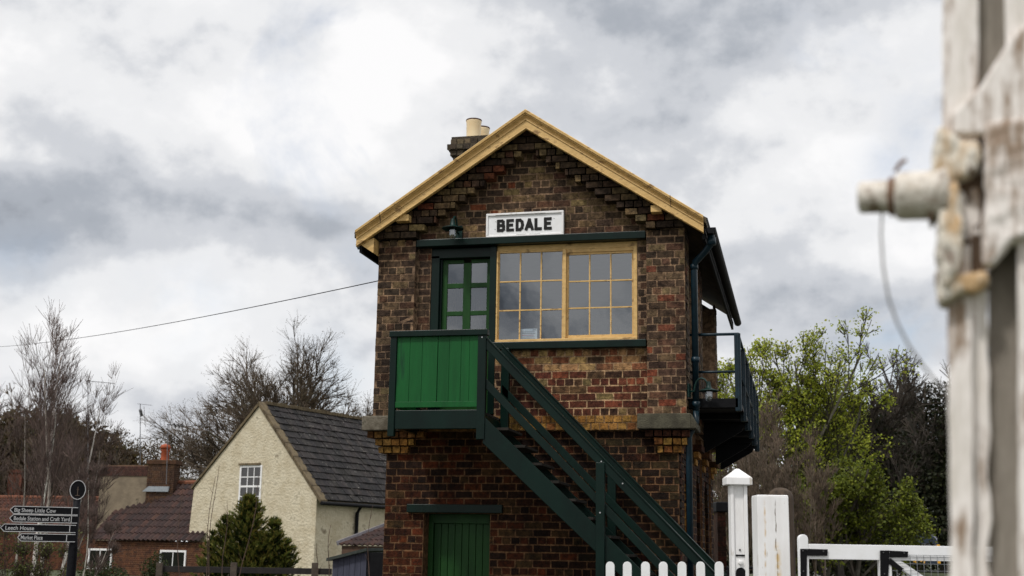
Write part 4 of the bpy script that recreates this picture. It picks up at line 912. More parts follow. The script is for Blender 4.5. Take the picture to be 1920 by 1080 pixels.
# hip-like left part whose verge runs back to the ridge
q.build('roof', tile_m, bc)
q = MB(); q.tube([(e0[0], 3.4, hz[1]+.05), (e1[0], 3.4, hz[1]+.05)], .13, 8); q.build('ridge', mat('ridge_red', D(124, 76, 54), rough=.85), bc)
sash_window(bc, BC, 167, 208, 1028, 1068, w=.27, nx=2, nz=1)
sash_window(bc, BC, 301, 347, 1031, 1070, w=.27, nx=2, nz=1)
# chimney stacks
def stack(px0, px1, py0, py1, d, ang, label, pal, dep=.9, rend=None, capy=None):
    f_ = Fr((px0+px1)/2, d, ang); a, zt2 = f_.at(px0, py0); b_, zb2 = f_.at(px1, py1); zb2 -= 3.0
    t = thing('chimney_stack', label, 'chimney', (f_.P.x, f_.P.y, 0), f_.a)
    q = MB()
    if rend:
        zc2 = f_.at(px0, capy)[1]; q.box(a, b_, 0, dep, zb2, zc2); q.build('rendered_shaft', rend, t)
        q = MB(); q.box(a-.05+.01, b_+.05-.01, -.04, dep+.04, zc2, zt2, D(110, 84, 66)); bricks(q, 0, max(1, int((zt2-zc2)/CH)), lambda z: [(a-.05, b_+.05)], -.05, .0, pal, header_every=2, zoff=zc2); q.build('brick_top', redb, t)
    else:
        q.box(a+.01, b_-.01, .01, dep, zb2, zt2, D(120, 96, 76)); nC = int((zt2-zb2)/CH)
        bricks(q, 0, nC, lambda z: [(a, b_)], 0, .03, pal, header_every=3, zoff=zb2); bricks(q, 0, nC, lambda z: [(0, dep)], 0, .03, pal, header_every=3, zoff=zb2, tr=lambda u, y, z: (b_-y, u, z))
        q.box(a-.06, b_+.06, -.06, dep+.06, zt2-.22, zt2-.02, pick(pal)); q.build('brick_shaft', redb, t)
    return t, f_, (a+b_)/2, zt2
BR2 = [(D(106, 72, 46, 0.52), 3), (D(87, 58, 40, 0.52), 2), (D(80, 54, 42, 0.52), 2)]
gr = mat('grey_render', D(136, 122, 102), D(112, 100, 84), D(84, 76, 62), scale=1.2, rough=.95, bump=.9, bscale=6)
stack(190, 268, 872, 1000, 66, 2, 'broad grey rendered chimney with dark brick top left of the potted stack', [(D(74, 42, 36), 2), (D(60, 36, 32), 2)], dep=1.6, rend=gr, capy=892)
t, f_, um, zt2 = stack(278, 324, 862, 925, 65.5, 8, 'brick chimney stack with orange clay pot on the brown roof ridge', BR2)
q = MB(); pot = mat('orange_clay', D(190, 96, 58, .8), D(160, 76, 46, .8), rough=.8); u_, z_ = f_.at(305, 862); pr_ = [(.22, zt2-.05), (.20, zt2+.45), (.24, zt2+.5), (.24, zt2+.58), (.12, zt2+.62), (.1, zt2+.5)]
q.lathe(pr_, (u_, .3, 0), 16); q.lathe([(.0, zt2+.6), (.30, zt2+.62), (.22, zt2+.8), (0, zt2+.88)], (u_, .3, 0), 12); q.build('chimney_pot', pot, t, smooth=True)
q = MB(); q.hexa([(-.9+um, -.1, f_.at(300, 922)[1]), (um+.5, -.1, f_.at(300, 922)[1]), (um+.5, .1, f_.at(300, 922)[1]), (um-.9, .1, f_.at(300, 922)[1]), (um-.6, -.05, f_.at(300, 912)[1]), (um+.55, -.05, f_.at(300, 912)[1]), (um+.55, .1, f_.at(300, 912)[1]), (um-.6, .1, f_.at(300, 912)[1])]); q.build('lead_flashing', mat('lead', D(140, 146, 150), rough=.5), t)
alu = mat('aerial_metal', (.16, .16, .17), (.12, .12, .13), rough=.5, metal=.3)
def aerial(px, ytop, ybot, d, label, els):
    f_ = Fr(px, d, 13); u_, zt2 = f_.at(px, ytop); ub2, zb2 = f_.at(px-3 if px > 300 else px, ybot)
    t = thing('aerial', label, 'aerial', (f_.P.x, f_.P.y, 0), f_.a)
    q = MB(); q.tube([(ub2, 0, zb2), (u_, 0, zt2)], .022, 6); q.build('mast', alu, t)
    q = MB()
    for (xa, ya, xb, yb, r) in els: A_ = f_.at(xa, ya); B_ = f_.at(xb, yb); q.tube([(A_[0], 0, A_[1]), (B_[0], .3, B_[1])], r, 5)
    q.build('antenna', alu, t)
aerial(315, 795, 908, 65.3, 'television aerial on a mast fixed to the potted brick chimney', [(313, 796, 342, 797, .03), (322, 785, 316, 797, .02), (326, 793, 327, 800, .05), (333, 794, 334, 800, .05), (340, 794, 341, 800, .03)])
aerial(263, 757, 880, 70, 'tall thin aerial mast rising behind the grey rendered chimney', [(263, 768, 263, 778, .09), (258, 757, 282, 759, .012), (270, 762, 270, 800, .012)])
aerial(165, 714, 900, 72, 'aerial with one long boom among the birch tops', [(162, 714, 212, 718, .02), (167, 712, 167, 722, .02)])
# red pantiled outbuilding at the far left
RB = Fr(80, 73, 4)
rbn = thing('red_barn', 'red brick outbuilding with orange clay tile roof behind the birches', 'outbuilding', RB.loc(), RB.a)
a = RB.at(-60, 985); b_ = RB.at(196, 985); hz = RB.at(60, 934, 3.0)
REDT = [(D(133, 78, 52, 0.36), 3), (D(114, 64, 44, 0.36), 3), (D(98, 60, 44, 0.36), 2), (D(148, 92, 62, 0.36), 1)]
q = MB(); tiles(q, (a[0], 0, a[1]), (b_[0]-a[0], 0, 0), (0, 3.0, hz[1]-a[1]), 34, 8, .03, REDT, wave=.04, stag=False); q.build('roof', tile_m, rbn)
q = MB(); q.tube([(a[0], 3.0, hz[1]+.05), (b_[0], 3.0, hz[1]+.05)], .12, 8); q.build('ridge', MATS['ridge_red'], rbn)
q = MB(); q.box(a[0]+.2, b_[0]-.1, .21, 5.8, 0, a[1]-.02, D(120, 80, 58)); bricks(q, 0, int(a[1]/CH), lambda z: [(a[0]+.2, b_[0]-.1)], .2, .23, REDB, header_every=2, zoff=0); q.build('wall', redb, rbn)
stack(16, 37, 880, 935, 79, 4, 'narrow red brick chimney leftmost behind the barn roof', [(D(112, 62, 46), 2), (D(96, 54, 42), 2)], dep=.6)
stack(48, 64, 872, 935, 80, 4, 'second slim red brick chimney just right of the leftmost one', [(D(112, 62, 46), 2), (D(96, 54, 42), 2)], dep=.6)
# ------------------------------------------------------------------ trees
def rperp(d):
    v = Vector((random.gauss(0, 1), random.gauss(0, 1), random.gauss(0, 1))); v = v-d*v.dot(d); return v.normalized()
def leafcard(mb, p, s, c):
    n_ = Vector((random.gauss(0, 1), random.gauss(0, 1), random.gauss(0, 1))).normalized(); a = rperp(n_); b_ = n_.cross(a)
    a *= s*random.uniform(.5, 1); b_ *= s*random.uniform(.35, .7); mb.face([p-a, p-b_, p+a, p+b_], c)
def grow(tk, cr, p, d, Ln, r, lvl, P_):
    maxl = P_['levels']; n = max(2, int(Ln/P_['seg'])); pts = [p.copy()]; rad = [r]; dirs = [d.copy()]
    trop = P_['trop'][min(lvl, len(P_['trop'])-1)]; wig = P_['wig']
    tip = P_['tip']
    for i in range(n):
        d = (d+rperp(d)*random.uniform(0, wig)+Vector((0, 0, 1))*trop/n).normalized()
        p = p+d*(Ln/n); pts.append(p.copy()); dirs.append(d.copy()); rad.append(r+(r*(P_['taper'] if lvl < maxl else .4)-r)*(i+1)/n)
    mb = tk if lvl <= P_.get('tklv', 1) else cr
    cc = P_['bark'] if lvl <= P_.get('tklv', 1) else P_['twig']
    c = pick(cc); mb.tube(pts, [max(tip, q) for q in rad], 5 if lvl == 0 else (4 if lvl == 1 else 3), col=c, cap=False)
    if lvl >= maxl or P_.get('leaf_lv', 9) <= lvl:
        for q in pts[1:]:
            for _ in range(P_.get('leaves', 0)):
                o = Vector((random.gauss(0, 1), random.gauss(0, 1), random.gauss(0, 1)))*P_['lspread']
                leafcard(cr, q+o, P_['lsize'], pick(P_['lpal']))
    if lvl >= maxl: return
    nc = P_['kids'][lvl]; t0 = P_['tmin'][lvl]
    for k in range(nc):
        t = t0+(1-t0)*(k+random.random())/nc; i = min(n, max(1, int(t*n))); ang = math.radians(P_['ang'][lvl])*random.uniform(.6, 1.25)
        dd = (dirs[i]*math.cos(ang)+rperp(dirs[i])*math.sin(ang)).normalized()
        ln = Ln*P_['ratio'][lvl]*random.uniform(.7, 1.15)*(1.15-.45*t)
        grow(tk, cr, pts[i], dd, ln, rad[i]*P_['rr'], lvl+1, P_)
bark_m = mat('tree_bark', (.65, .65, .65), (1.25, 1.25, 1.25), scale=5, rough=.95, bump=.5, bscale=15, attr=True)
def leaf_mat():
    m = mat('leaves', (.8, .8, .8), (1.3, 1.3, 1.3), scale=1.2, rough=.6, bump=0, attr=True, spec=.2)
    t = m.node_tree; b_ = t.nodes['Principled BSDF']; tr_ = t.nodes.new('ShaderNodeBsdfTranslucent'); mx_ = t.nodes.new('ShaderNodeMixShader'); mx_.inputs[0].default_value = .35
    t.links.new(b_.inputs['Base Color'].links[0].from_socket, tr_.inputs[0]); t.links.new(b_.outputs[0], mx_.inputs[1]); t.links.new(tr_.outputs[0], mx_.inputs[2]); t.links.new(mx_.outputs[0], t.nodes['Material Output'].inputs[0])
    return m
leaf_m = leaf_mat()
def tree(kind, label, cat, px, d, P_, stems, group=None, zb=0.0):
    P0 = CAM+ray(px, 1035)*d; P0.z = 0
    t = thing(kind, label, cat, (P0.x, P0.y, zb), 0, group); tk, cr = MB(), MB()
    for (dx, lean_, Ln, r) in stems:
        dv = (Vector((lean_[0]*RT.x, lean_[0]*RT.y, 0))+Vector((-RT.y, RT.x, 0))*lean_[1]+Vector((0, 0, 1))).normalized()
        grow(tk, cr, Vector((dx*RT.x, dx*RT.y, 0)), dv, Ln, r, 0, P_)
    tk.build('trunk', bark_m, t); cr.build('crown', leaf_m if P_.get('leaves') else bark_m, t); return t
GREYB = [((.08, .065, .05), 2), ((.055, .045, .036), 2), ((.10, .085, .06), 1)]
TWIG = [((.12, .092, .066), 2), ((.15, .11, .075), 2), ((.09, .07, .052), 1)]
OAK = dict(levels=4, seg=.7, trop=[.1, .25, .15, .1, .1], wig=.22, taper=.55, tip=.0065, kids=[9, 8, 7, 6], tmin=[.28, .22, .15, .15], ang=[42, 34, 34, 36], ratio=[.85, .62, .6, .75], rr=.62, bark=GREYB, twig=TWIG, leaves=1, lsize=.045, lspread=.12, lpal=[((.13, .10, .045), 1), ((.10, .075, .04), 2), ((.07, .06, .04), 1)])
random.seed(5)
tree('bare_oak', 'large bare spreading oak behind the cottage ridge', 'tree', 545, 80, OAK, [(0, (-.10, 0), 9.0, .36), (-.3, (-.34, .1), 8.4, .26), (-.5, (-.75, .0), 8.0, .22), (.4, (.22, 0), 8.6, .26), (.5, (.62, 0), 8.2, .24)])
random.seed(8)
P2 = dict(OAK); P2.update(kids=[7, 7, 6, 5], leaves=2, lsize=.09)
tree('bare_oak', 'smaller bare tree with old brown leaves left of the cottage gable', 'tree', 410, 84, P2, [(0, (0, 0), 3.8, .24), (-.3, (-.4, .1), 3.8, .18), (.3, (.4, .1), 3.8, .18)])
random.seed(9)
for px, d, hgt, lab in ((335, 96, 4.6, 'dark bare tree behind the television aerial on the potted chimney'), (262, 100, 4.4, 'bare tree behind the tall thin aerial mast'), (215, 98, 4.4, 'bare tree just right of the birches'), (660, 92, 5.4, 'bare twiggy tree against the left wall of the signal box')):
    P3 = dict(OAK); P3.update(kids=[5, 5, 5, 5], leaves=2 if px < 400 else 0, lsize=.11, lspread=.2)
    tree('bare_tree', lab, 'tree', px, d, P3, [(0, (0, 0), hgt, .22), (.5, (.2, .1), hgt*.9, .16), (-.5, (-.2, .1), hgt*.9, .16)])
# birches
WH = [((.52, .48, .44), 3), ((.40, .36, .32), 2), ((.30, .26, .23), 1)]
BTW = [((.10, .068, .058), 2), ((.13, .09, .075), 2), ((.07, .05, .042), 1)]
BIR = dict(levels=3, seg=.45, trop=[.5, 1.0, .7, .3], wig=.09, taper=.18, tip=.0035, kids=[16, 8, 6], tmin=[.3, .15, .15], ang=[30, 32, 34], ratio=[.40, .55, .55], rr=.42, bark=WH, twig=BTW, tklv=0, leaves=0)
random.seed(21)
tree('birch_tree', 'tallest white-stemmed birch with twin trunks, tops crossing the overhead cable', 'tree', 62, 34, BIR, [(0, (.07, 0), 6.9, .08), (.15, (.12, .05), 6.3, .07), (.05, (.02, .1), 5.6, .05)])
tree('birch_tree', 'leaning white birch whose forked stems rise right of the tallest birch', 'tree', 112, 35, BIR, [(0, (.08, 0), 5.4, .06), (.1, (.18, .05), 4.3, .045)])
tree('birch_tree', 'thin leftmost birch stem at the edge of the picture', 'tree', 30, 36, BIR, [(0, (.03, 0), 5.2, .04), (-.9, (-.05, 0), 5.0, .035)])
tree('birch_tree', 'slender birch shoots just behind the oval disc of the fingerpost', 'tree', 150, 33, BIR, [(0, (.22, 0), 3.2, .025), (.1, (.5, .1), 2.2, .018), (-.3, (.08, .1), 3.6, .025)])
# brown wood at far left, one mass of trees one cannot tell apart
def mass(name, label, cat, boxes, pal, size, mtl, px_d=None, kind=None):
    q = MB()
    for (px, py, d, rx_, rz2, n_) in boxes:
        c = CAM+ray(px, py)*d; sc_ = d/FP
        for _ in range(n_):
            v = Vector((random.gauss(0, 1), random.gauss(0, 1), random.gauss(0, 1))).normalized()*(random.random()**.45)
            nz = 1+.35*noise.noise(v*2.1+Vector((px, d, 0)))
            p = c+Vector((v.x*rx_*sc_*nz, v.y*rx_*sc_*nz, v.z*rz2*sc_*nz)); leafcard(q, p, size, pick(pal))
    o = q.build(name, mtl); tag(o, label, cat); 
    if kind: o['kind'] = kind
    return o
random.seed(31)
BRN = [((.085, .055, .028), 3), ((.06, .038, .022), 3), ((.10, .075, .03), 2), ((.03, .026, .016), 2), ((.05, .05, .018), 1)]
mass('bare_wood', 'dense brown leafless wood behind the birches', 'wood', [(x, y, 85, 80, 70, 3800) for x, y in ((-40, 850), (30, 835), (100, 840), (160, 865), (60, 930), (140, 940), (200, 900))]+[(x, 950, 88, 90, 60, 2200) for x in (250, 340, 430, 560, 680)], BRN, .26, leaf_m, kind='stuff')
mass('bare_wood', 'distant bare brown trees between the birches and the cottage gable', 'wood', [(x, y, 98, 60, 50, 3200) for x, y in ((235, 862), (290, 868), (340, 858), (390, 852))], BRN, .10, leaf_m, kind='stuff')
random.seed(33)
BRU = dict(OAK); BRU.update(levels=3, kids=[9, 7, 5], tmin=[.2, .2, .2], ang=[30, 34, 38], ratio=[.62, .5, .5], leaves=1, lsize=.10, lspread=.15, lpal=BRN, trop=[.2, .6, .4, .2], tip=.02, taper=.3)
for i, (px, hgt) in enumerate(((-30, 8.6), (20, 8.9), (75, 8.2), (130, 7.6), (180, 7.0))):
    tree('bare_tree', ['brown bare tree at the far left edge behind the birches', 'brown bare tree behind the leftmost birch stem', 'brown bare tree behind the tallest birch', 'brown bare tree behind the leaning birch', 'brown bare tree above the grey rendered chimney'][i], 'tree', px, 80, BRU, [(0, (.03, 0), hgt, .16), (.9, (.1, .1), hgt*.85, .12)])
# conifer in front of the cottage
random.seed(41)
def conifer():
    f_ = Fr(462, 40, 13); t = thing('conifer', 'golden green conifer with ragged tip in front of the cream cottage', 'tree', f_.loc(), 0)
    q = MB(); CG = [((.035, .055, .012), 3), ((.055, .075, .014), 2), ((.022, .036, .012), 3), ((.10, .10, .02), 1), ((.14, .09, .02), .6)]
    CGT = [((.13, .13, .025), 2), ((.18, .13, .03), 1), ((.07, .09, .018), 2)]
    tk = MB(); tk.tube([(0, 0, 0), (0, 0, 3.0)], [.09, .03], 6, col=(.06, .04, .025)); tk.build('trunk', bark_m, t)
    for (ox, h, w_, nbr) in ((0, 3.15, 1.3, 420), (.9, 2.45, .8, 190), (-.75, 2.5, .85, 190), (-1.2, 2.0, .6, 110), (1.35, 1.8, .65, 110), (.4, 2.0, 1.1, 160)):
        for k in range(nbr):
            s = random.random()**.8; z = .1+(h-.15)*s; a = random.uniform(0, 2*math.pi); L_ = w_*(1-s)**.75*random.uniform(.5, 1.3)+.08
            d = Vector((math.cos(a), math.sin(a), random.uniform(.5, 1.1))).normalized(); p = Vector((ox, 0, z))
            nn_ = int(5+L_*14)
            for i in range(nn_):
                pp = p+d*L_*(i+.5)/nn_; pp.z += .0
                for _ in range(3):
                    dd = (d+rperp(d)*.75+Vector((0, 0, .35))).normalized(); sd_ = rperp(dd); ln = .16*random.uniform(.5, 1.15); wq = .022
                    q.face([pp-sd_*wq, pp+sd_*wq, pp+dd*ln], pick(CG if i < nn_*.7 else CGT))
    q.build('foliage', leaf_m, t)
conifer()
# bare upright stems by the rail fence
random.seed(43)
for i, (px, ty, bx_, d) in enumerate(((402, 893, 385, 30), (407, 872, 392, 30), (424, 938, 424, 31), (487, 893, 447, 30), (598, 1018, 590, 29), (622, 985, 612, 29), (697, 948, 690, 29), (340, 905, 340, 31))):
    f_ = Fr(bx_, d, 13); u_, z_ = f_.at(px, ty); t = MB(); pts = []
    for k in range(9): s = k/8; pts.append((u_*s+.05*math.sin(s*7+i), random.uniform(-.03, .03), z_*s))
    t.tube(pts, [.014-.009*k/8 for k in range(9)], 5, col=(.09, .055, .04))
    for k in range(2, 8): p = Vector(pts[k]); t.tube([p, p+Vector((random.uniform(-.12, .12), 0, random.uniform(.1, .22)))], [.005, .003], 3, col=(.09, .055, .04))
    L8 = ['left of two long bare shoots before the cottage gable', 'right and taller of two long bare shoots before the cottage gable', 'short bare shoot standing behind the conifer left shoulder', 'curved bare shoot rising past the sash window', 'short bare shoot beside the right fence post', 'bare shoot below the cottage downpipe', 'bare shoot in front of the tiled outhouse verge', 'bare shoot in front of the pantile roof']
    o = t.build('bare_shoot', bark_m, loc=f_.loc()); o.rotation_euler = (0, 0, f_.a); tag(o, L8[i], 'plant', 'bare shoots by the rail fence')
# low shrubs at lower left
random.seed(45)
SHR = [((.035, .05, .015), 2), ((.025, .035, .012), 2), ((.06, .07, .02), 1), ((.05, .035, .02), 1)]
mass('shrub', 'leafy green shrub under the left cottage window', 'shrub', [(190, 1085, 38, 55, 34, 2600)], SHR, .05, leaf_m)
mass('shrub', 'dark shrub beside the right window of the brick cottage', 'shrub', [(292, 1078, 38, 28, 42, 1500)], SHR, .05, leaf_m)
BRB = dict(BIR); BRB.update(kids=[9, 4, 3], leaves=1, lsize=.035, lspread=.05, lpal=[((.10, .11, .03), 1), ((.06, .07, .02), 1)], tip=.004, bark=[((.16, .12, .08), 1), ((.10, .08, .05), 1)], twig=BTW)
for i, px in enumerate((10, 50, 95)):
    tree('scrub_bush', ['tangled scrub bush below the Leech House arm', 'tangled scrub bush at the foot of the tallest birch', 'tangled scrub bush left of the fingerpost pole'][i], 'bush', px, 27, BRB, [(dx, (lx_, 0), random.uniform(1.2, 2.0), .012) for dx, lx_ in ((-.4, -.2), (-.1, .1), (.2, .25), (.45, -.15))])
# right side: lime green tree, twiggy thicket, dark ivy-clad trees
random.seed(51)
LIME = [((.31, .34, .035), 3), ((.23, .27, .025), 3), ((.40, .41, .06), 1.5), ((.15, .19, .02), 2)]
LT_ = dict(levels=4, seg=.6, trop=[.1, .5, .35, .2, .1], wig=.16, taper=.5, tip=.013, kids=[8, 6, 5, 4], tmin=[.15, .25, .25, .25], ang=[28, 32, 36, 40], ratio=[.85, .6, .55, .5], rr=.6, bark=[((.10, .09, .07), 1), ((.07, .06, .05), 1)], twig=[((.07, .06, .04), 1), ((.09, .08, .05), 1)], leaves=4, lsize=.075, lspread=.13, lpal=LIME)
tree('lime_tree', 'tall open-crowned tree in fresh lime green leaf right of the balcony', 'tree', 1478, 46, LT_, [(0, (.02, 0), 6.6, .20), (-.4, (-.16, .1), 6.2, .14), (.4, (.20, 0), 6.3, .14), (-.2, (-.26, 0), 5.6, .1)])
LT2 = dict(LT_); LT2.update(lsize=.075, lpal=[((.11, .13, .014), 3), ((.07, .09, .012), 3), ((.20, .22, .025), 1.4)], leaves=6, trop=[.1, .2, .1, 0], ang=[45, 45, 45, 45], tmin=[.05, .15, .2, .2])
random.seed(53)
tree('leafy_tree', 'bushy mid green tree lower right of the lime green tree', 'tree', 1580, 43, LT2, [(0, (.0, 0), 3.7, .15), (-.4, (-.25, 0), 3.0, .12), (.3, (.3, 0), 3.4, .1)])
random.seed(55)
TH = dict(BIR); TH.update(kids=[14, 7, 5], bark=[((.12, .095, .07), 2), ((.16, .125, .09), 1)], twig=[((.14, .10, .07), 2), ((.10, .075, .05), 2)], tip=.006, tklv=0, leaves=0, ratio=[.36, .55, .5], ang=[24, 30, 34])
for i, (px, hgt, d) in enumerate(((1362, 4.8, 36), (1400, 5.0, 35), (1432, 5.4, 37), (1462, 4.6, 34), (1500, 4.0, 35))):
    tree('bare_sapling', ['bare saplings rising behind the capped white post', 'bare twiggy saplings behind the outer balcony rail', 'tallest bare twigs right of the balcony', 'bare saplings behind the round-topped post', 'bare saplings in front of the lime green tree'][i], 'tree', px, d, TH, [(k*.32-.6, (random.uniform(-.10, .12), random.uniform(-.1, .1)), hgt*random.uniform(.65, 1.0), .035) for k in range(5)], group=None)
random.seed(57)
DK = [((.018, .023, .008), 3), ((.011, .014, .006), 3), ((.028, .032, .010), 1.5), ((.026, .019, .012), 1.5)]
DT = dict(OAK); DT.update(levels=4, kids=[7, 6, 6, 5], tip=.008, trop=[.1, .35, .2, .1], tmin=[.4, .3, .3, .2], ang=[34, 36, 40, 42], ratio=[.7, .6, .55, .5], leaves=0, bark=[((.045, .037, .03), 1)], twig=[((.055, .043, .032), 2), ((.04, .032, .025), 1)])
for i, (px, d, hgt) in enumerate(((1590, 62, 8.0), (1640, 60, 7.8), (1700, 128, 7.2), (1770, 124, 7.6), (1840, 120, 8.4), (1930, 120, 8.4))):
    lab = ['dark bare-topped tree right of the lime green tree', 'second dark bare-topped tree from the lime green tree', 'dark bare-topped tree above the train', 'bare-topped tree behind the hanging wire, left of the foreground post', 'dark tree hidden partly by the foreground post', 'dark tree at the right edge behind the foreground post'][i]
    tr_ = tree('ivy_clad_tree', lab, 'tree', px, d, DT, [(0, (0, 0), hgt, .26), (.6, (.12, .1), hgt*.8, .18)])
    q = MB(); tr_.scale = (d/61,)*3
    for (cz, rr_, n_) in ((2.4, 2.5, 4200), (4.6, 2.4, 3600), (6.5, 2.0, 2200), (8.0, 1.3, 700)):
        for _ in range(n_):
            v = Vector((random.gauss(0, 1), random.gauss(0, 1), random.gauss(0, 1))).normalized()*(random.random()**.4); kx = 1+.4*noise.noise(v*2.4+Vector((px, cz, 3)))
            leafcard(q, Vector((v.x*rr_*kx, v.y*rr_*kx, cz+v.z*rr_*1.05*kx)), .13, pick(DK))
    q.build('ivy', leaf_m, tr_)
random.seed(59)
mass('undergrowth', 'dark ivy undergrowth along the trackside under the trees', 'undergrowth', [(x, 990, 136, 110, 85, 3600) for x in (1600, 1680, 1760, 1850, 1950)]+[(1600, 1010, 66, 80, 75, 2600)]+[(x, 1000, 52, 70, 55, 1800) for x in (1480, 1560)]+[(x, 1035, 58, 60, 40, 900) for x in (1350, 1420, 1500)], DK, .22, leaf_m, kind='stuff')
mass('hedge', 'brown twiggy hedge behind the two white posts', 'hedge', [(x, 1000, 44, 70, 75, 1500) for x in (1370, 1430, 1480)], [((.10, .075, .05), 2), ((.07, .055, .035), 2), ((.08, .085, .03), 1)], .07, leaf_m, kind='stuff')
# ------------------------------------------------------------------ weathered post right in front of the camera
class TiltFr(Fr):      # this post leans a little to the right
    def __init__(s, px, d, deg, lean):
        Fr.__init__(s, px, d, deg); O = CAM+ray(px, 540)*d; z = Vector((0, 0, 1))
        s.lean = lean; s.zz = z*math.cos(lean)+s.u*math.sin(lean); s.uu = s.u*math.cos(lean)-z*math.sin(lean)
        s.B = O-s.zz*(O.z/s.zz.z)
    def at(s, px, py, w=0.0):
        d = ray(px, py); t = (s.B+s.n*w-CAM).dot(s.n)/d.dot(s.n); q = CAM+d*t-s.B
        return q.dot(s.uu), q.dot(s.zz)
FGP = TiltFr(1850, 2.2, -8, .05)
post = thing('signal_post', 'weathered white foreground post with rusty bracket and horizontal peg', 'post', tuple(FGP.B), 0)
post.rotation_euler = (0, FGP.lean, FGP.a)
peel = mat('peeling_white_paint', (.80, .745, .70), (.62, .57, .51), (.27, .19, .13), scale=19, stretch=(1, 1, .22), rough=.7, bump=.8, bscale=14, st=.39)
recess = mat('dark_grey_recess', (.28, .25, .21), (.19, .165, .135), (.13, .105, .08), scale=10, stretch=(1.4, 1, .4), rough=.9, bump=.8, bscale=18)  # channel faces coloured darker than the flanges
rust = mat('rusty_painted_iron', (.72, .67, .58), (.50, .33, .17), (.13, .08, .05), scale=17, stretch=(1.3, 1, .45), rough=.75, bump=1.0, bscale=18, st=.40)
def U(px, py=540, w=0.0): return FGP.at(px, py, w)[0]
def Z(py, px=1850, w=0.0): return FGP.at(px, py, w)[1]
def slab(x0, x1, y0, y1, w0, w1, m, name, sub=3, disp=.004, par=post):
    q = MB(); a, b_ = U(x0), U(x1); n_ = 40; z0, z1 = Z(y1), Z(y0)
    for i in range(n_): q.box(a, b_, w0, w1, z0+(z1-z0)*i/n_, z0+(z1-z0)*(i+1)/n_) if 0 else None
    q.box(a, b_, w0, w1, z0, z1); o = q.build(name, m, par, bevel=.003); return o
zg = 0.0
def slabg(x0, x1, w0, w1, m, name, y0=-1100, ztop=None, zbot=0.0, seg=60, rough_=.0025):
    a, b_ = U(x0), U(x1); z1 = ztop if ztop else Z(y0); q = MB(); pts = []
    b = len(q.v)
    for i in range(seg+1):
        z = zbot+(z1-zbot)*i/seg; dl = rough_*noise.noise(Vector((a*9, z*14, 1))); dr = rough_*noise.noise(Vector((b_*9, z*14, 5)))
        q.v += [(a+dl, w0, z), (b_+dr, w0, z), (b_+dr, w1, z), (a+dl, w1, z)]
    for i in range(seg):
        for k in range(4): q.f.append((b+i*4+k, b+i*4+(k+1) % 4, b+(i+1)*4+(k+1) % 4, b+(i+1)*4+k)); q.c.append((1, 1, 1)); q.mi.append(0)
    q.f.append((b+3, b+2, b+1, b)); q.c.append((1, 1, 1)); q.mi.append(0); t_ = b+seg*4; q.f.append((t_, t_+1, t_+2, t_+3)); q.c.append((1, 1, 1)); q.mi.append(0)
    return q.build(name, m, post, bevel=.002)
slabg(1779, 1822, 0, .12, peel, 'left_flange', ztop=Z(430), rough_=.004)
slabg(1822, 1852, .022, .10, peel, 'chamfered_edge', ztop=Z(430), rough_=.012)
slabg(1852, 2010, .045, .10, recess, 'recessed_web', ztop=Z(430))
slabg(1906, 1960, .0, .044, peel, 'right_flange', ztop=Z(430), rough_=.003)
slabg(1767, 1838, 0, .12, peel, 'upper_left_flange', zbot=Z(440), rough_=.003)
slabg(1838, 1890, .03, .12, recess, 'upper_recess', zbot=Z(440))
slabg(1890, 2010, .0, .12, peel, 'upper_right_flange', zbot=Z(440), rough_=.002)
q = MB(); pp = [FGP.at(x, y, -.02) for x, y in ((1782, 250), (1782, 215), (1838, 160), (1893, 70), (1935, 40), (1960, 250))]; q.prism(pp, -.02, .028); q.build('diagonal_brace', peel, post, bevel=.006)
# iron bracket: irregular castings grown from displaced, subdivided bodies
tx = bpy.data.textures.new('lumps', 'CLOUDS'); tx.noise_scale = .035; tx.noise_depth = 4
def lump(poly, w0, w1, m, name, st=.010, lev=4, bev=.010):
    q = MB(); q.prism([FGP.at(x, y, w0) for x, y in poly], w0, w1); o = q.build(name, m, post)
    b = o.modifiers.new('bevel', 'BEVEL'); b.width = bev; b.segments = 2; b.limit_method = 'ANGLE'
    tr_ = o.modifiers.new('tri', 'REMESH'); tr_.mode = 'VOXEL'; tr_.voxel_size = .0035
    d_ = o.modifiers.new('disp', 'DISPLACE'); d_.texture = tx; d_.strength = st; d_.mid_level = .5; d_.texture_coords = 'LOCAL'
    s_ = o.modifiers.new('sm', 'SMOOTH'); s_.iterations = 2; return o
lump([(1845, 225), (1960, 215), (1960, 430), (1925, 442), (1895, 455), (1865, 492), (1845, 500), (1838, 470), (1846, 360)], -.028, .02, peel, 'bracket_plate')
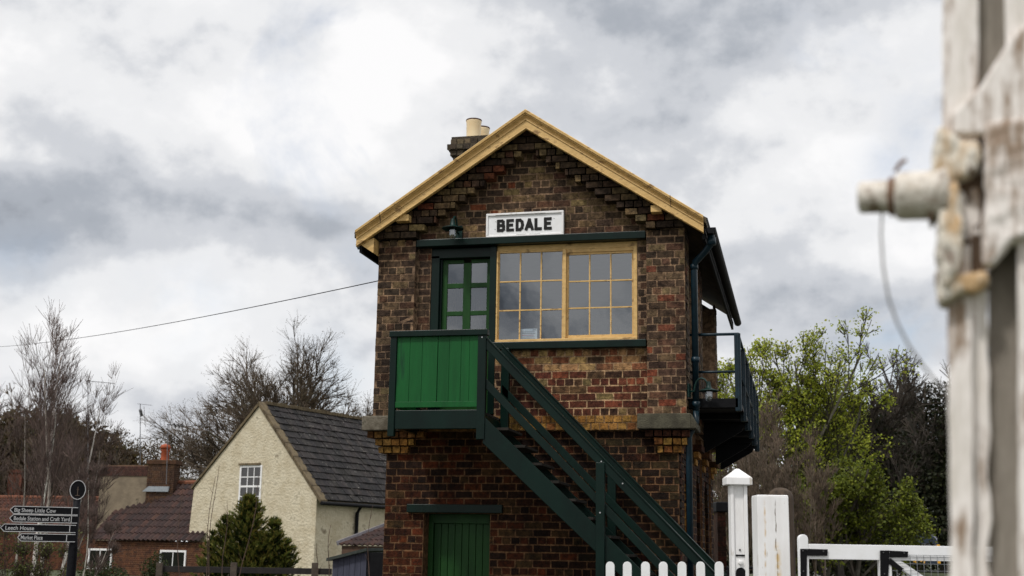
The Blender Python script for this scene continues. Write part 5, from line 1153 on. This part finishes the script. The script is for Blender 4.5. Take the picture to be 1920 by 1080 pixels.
lump([(1752, 240), (1772, 232), (1800, 262), (1836, 262), (1840, 300), (1815, 330), (1792, 330), (1776, 350), (1740, 420), (1745, 330)], -.038, .05, rust, 'bracket_shoulder', .012)
lump([(1778, 340), (1796, 330), (1806, 420), (1800, 500), (1770, 540), (1752, 480), (1760, 400)], -.045, .03, rust, 'bracket_fold', .012)
lump([(1752, 500), (1800, 512), (1850, 505), (1856, 528), (1832, 548), (1800, 548), (1776, 568), (1758, 566), (1754, 540)], -.030, .05, rust, 'bracket_foot', .010)
lump([(1755, 255), (1845, 265), (1850, 520), (1765, 530)], .0, .06, mat('crevice_dark_rust', (.10, .06, .035), (.05, .035, .025), rough=.9), 'bracket_back', .008)  # rust backing; crevice darkness put into its colour
u0, z0 = FGP.at(1770, 364, -.01); k = lambda px_: U(px_)-U(1770)
q = MB(); q.lathe([(.0, k(1606)), (.022, k(1607)), (.029, k(1611)), (.0295, k(1640)), (.030, k(1676)), (.041, k(1680)), (.044, k(1690)), (.044, k(1740)), (.050, k(1758)), (.055, k(1775)), (0, k(1790))], (u0, -.005, z0), 28, axis='X')
pg = q.build('peg', mat('peg_paint', (.66, .61, .54), (.42, .35, .27), (.22, .16, .11), st=.38, scale=16, rough=.7, bump=.6, bscale=25), post, smooth=True)
q = MB(); q.lathe([(.0305, k(1664)), (.036, k(1668)), (.037, k(1674)), (.031, k(1678))], (u0, -.005, z0), 24, axis='X')
p0 = FGP.at(1678, 322, -.02); p1 = FGP.at(1698, 300, -.02); q.tube([(p0[0], -.02, p0[1]), ((p0[0]+p1[0])/2, -.025, (p0[1]+p1[1])/2+.003), (p1[0], -.02, p1[1])], .004, 6); q.build('rusty_wire_binding', mat('rusty_wire', (.22, .12, .07), (.14, .08, .05), rough=.9), post)
q = MB(); pts = []
ctrl = [(1654, 396), (1652, 440), (1656, 500), (1666, 560), (1682, 605), (1705, 650), (1730, 685), (1752, 712), (1775, 735)]
for (x, y) in ctrl: a = FGP.at(x, y, -.01); pts.append((a[0], -.01, a[1]))
q.tube(pts, .0024, 6); q.build('hanging_wire', mat('grey_wire', (.22, .21, .20), (.16, .15, .14), rough=.6), post, smooth=True)
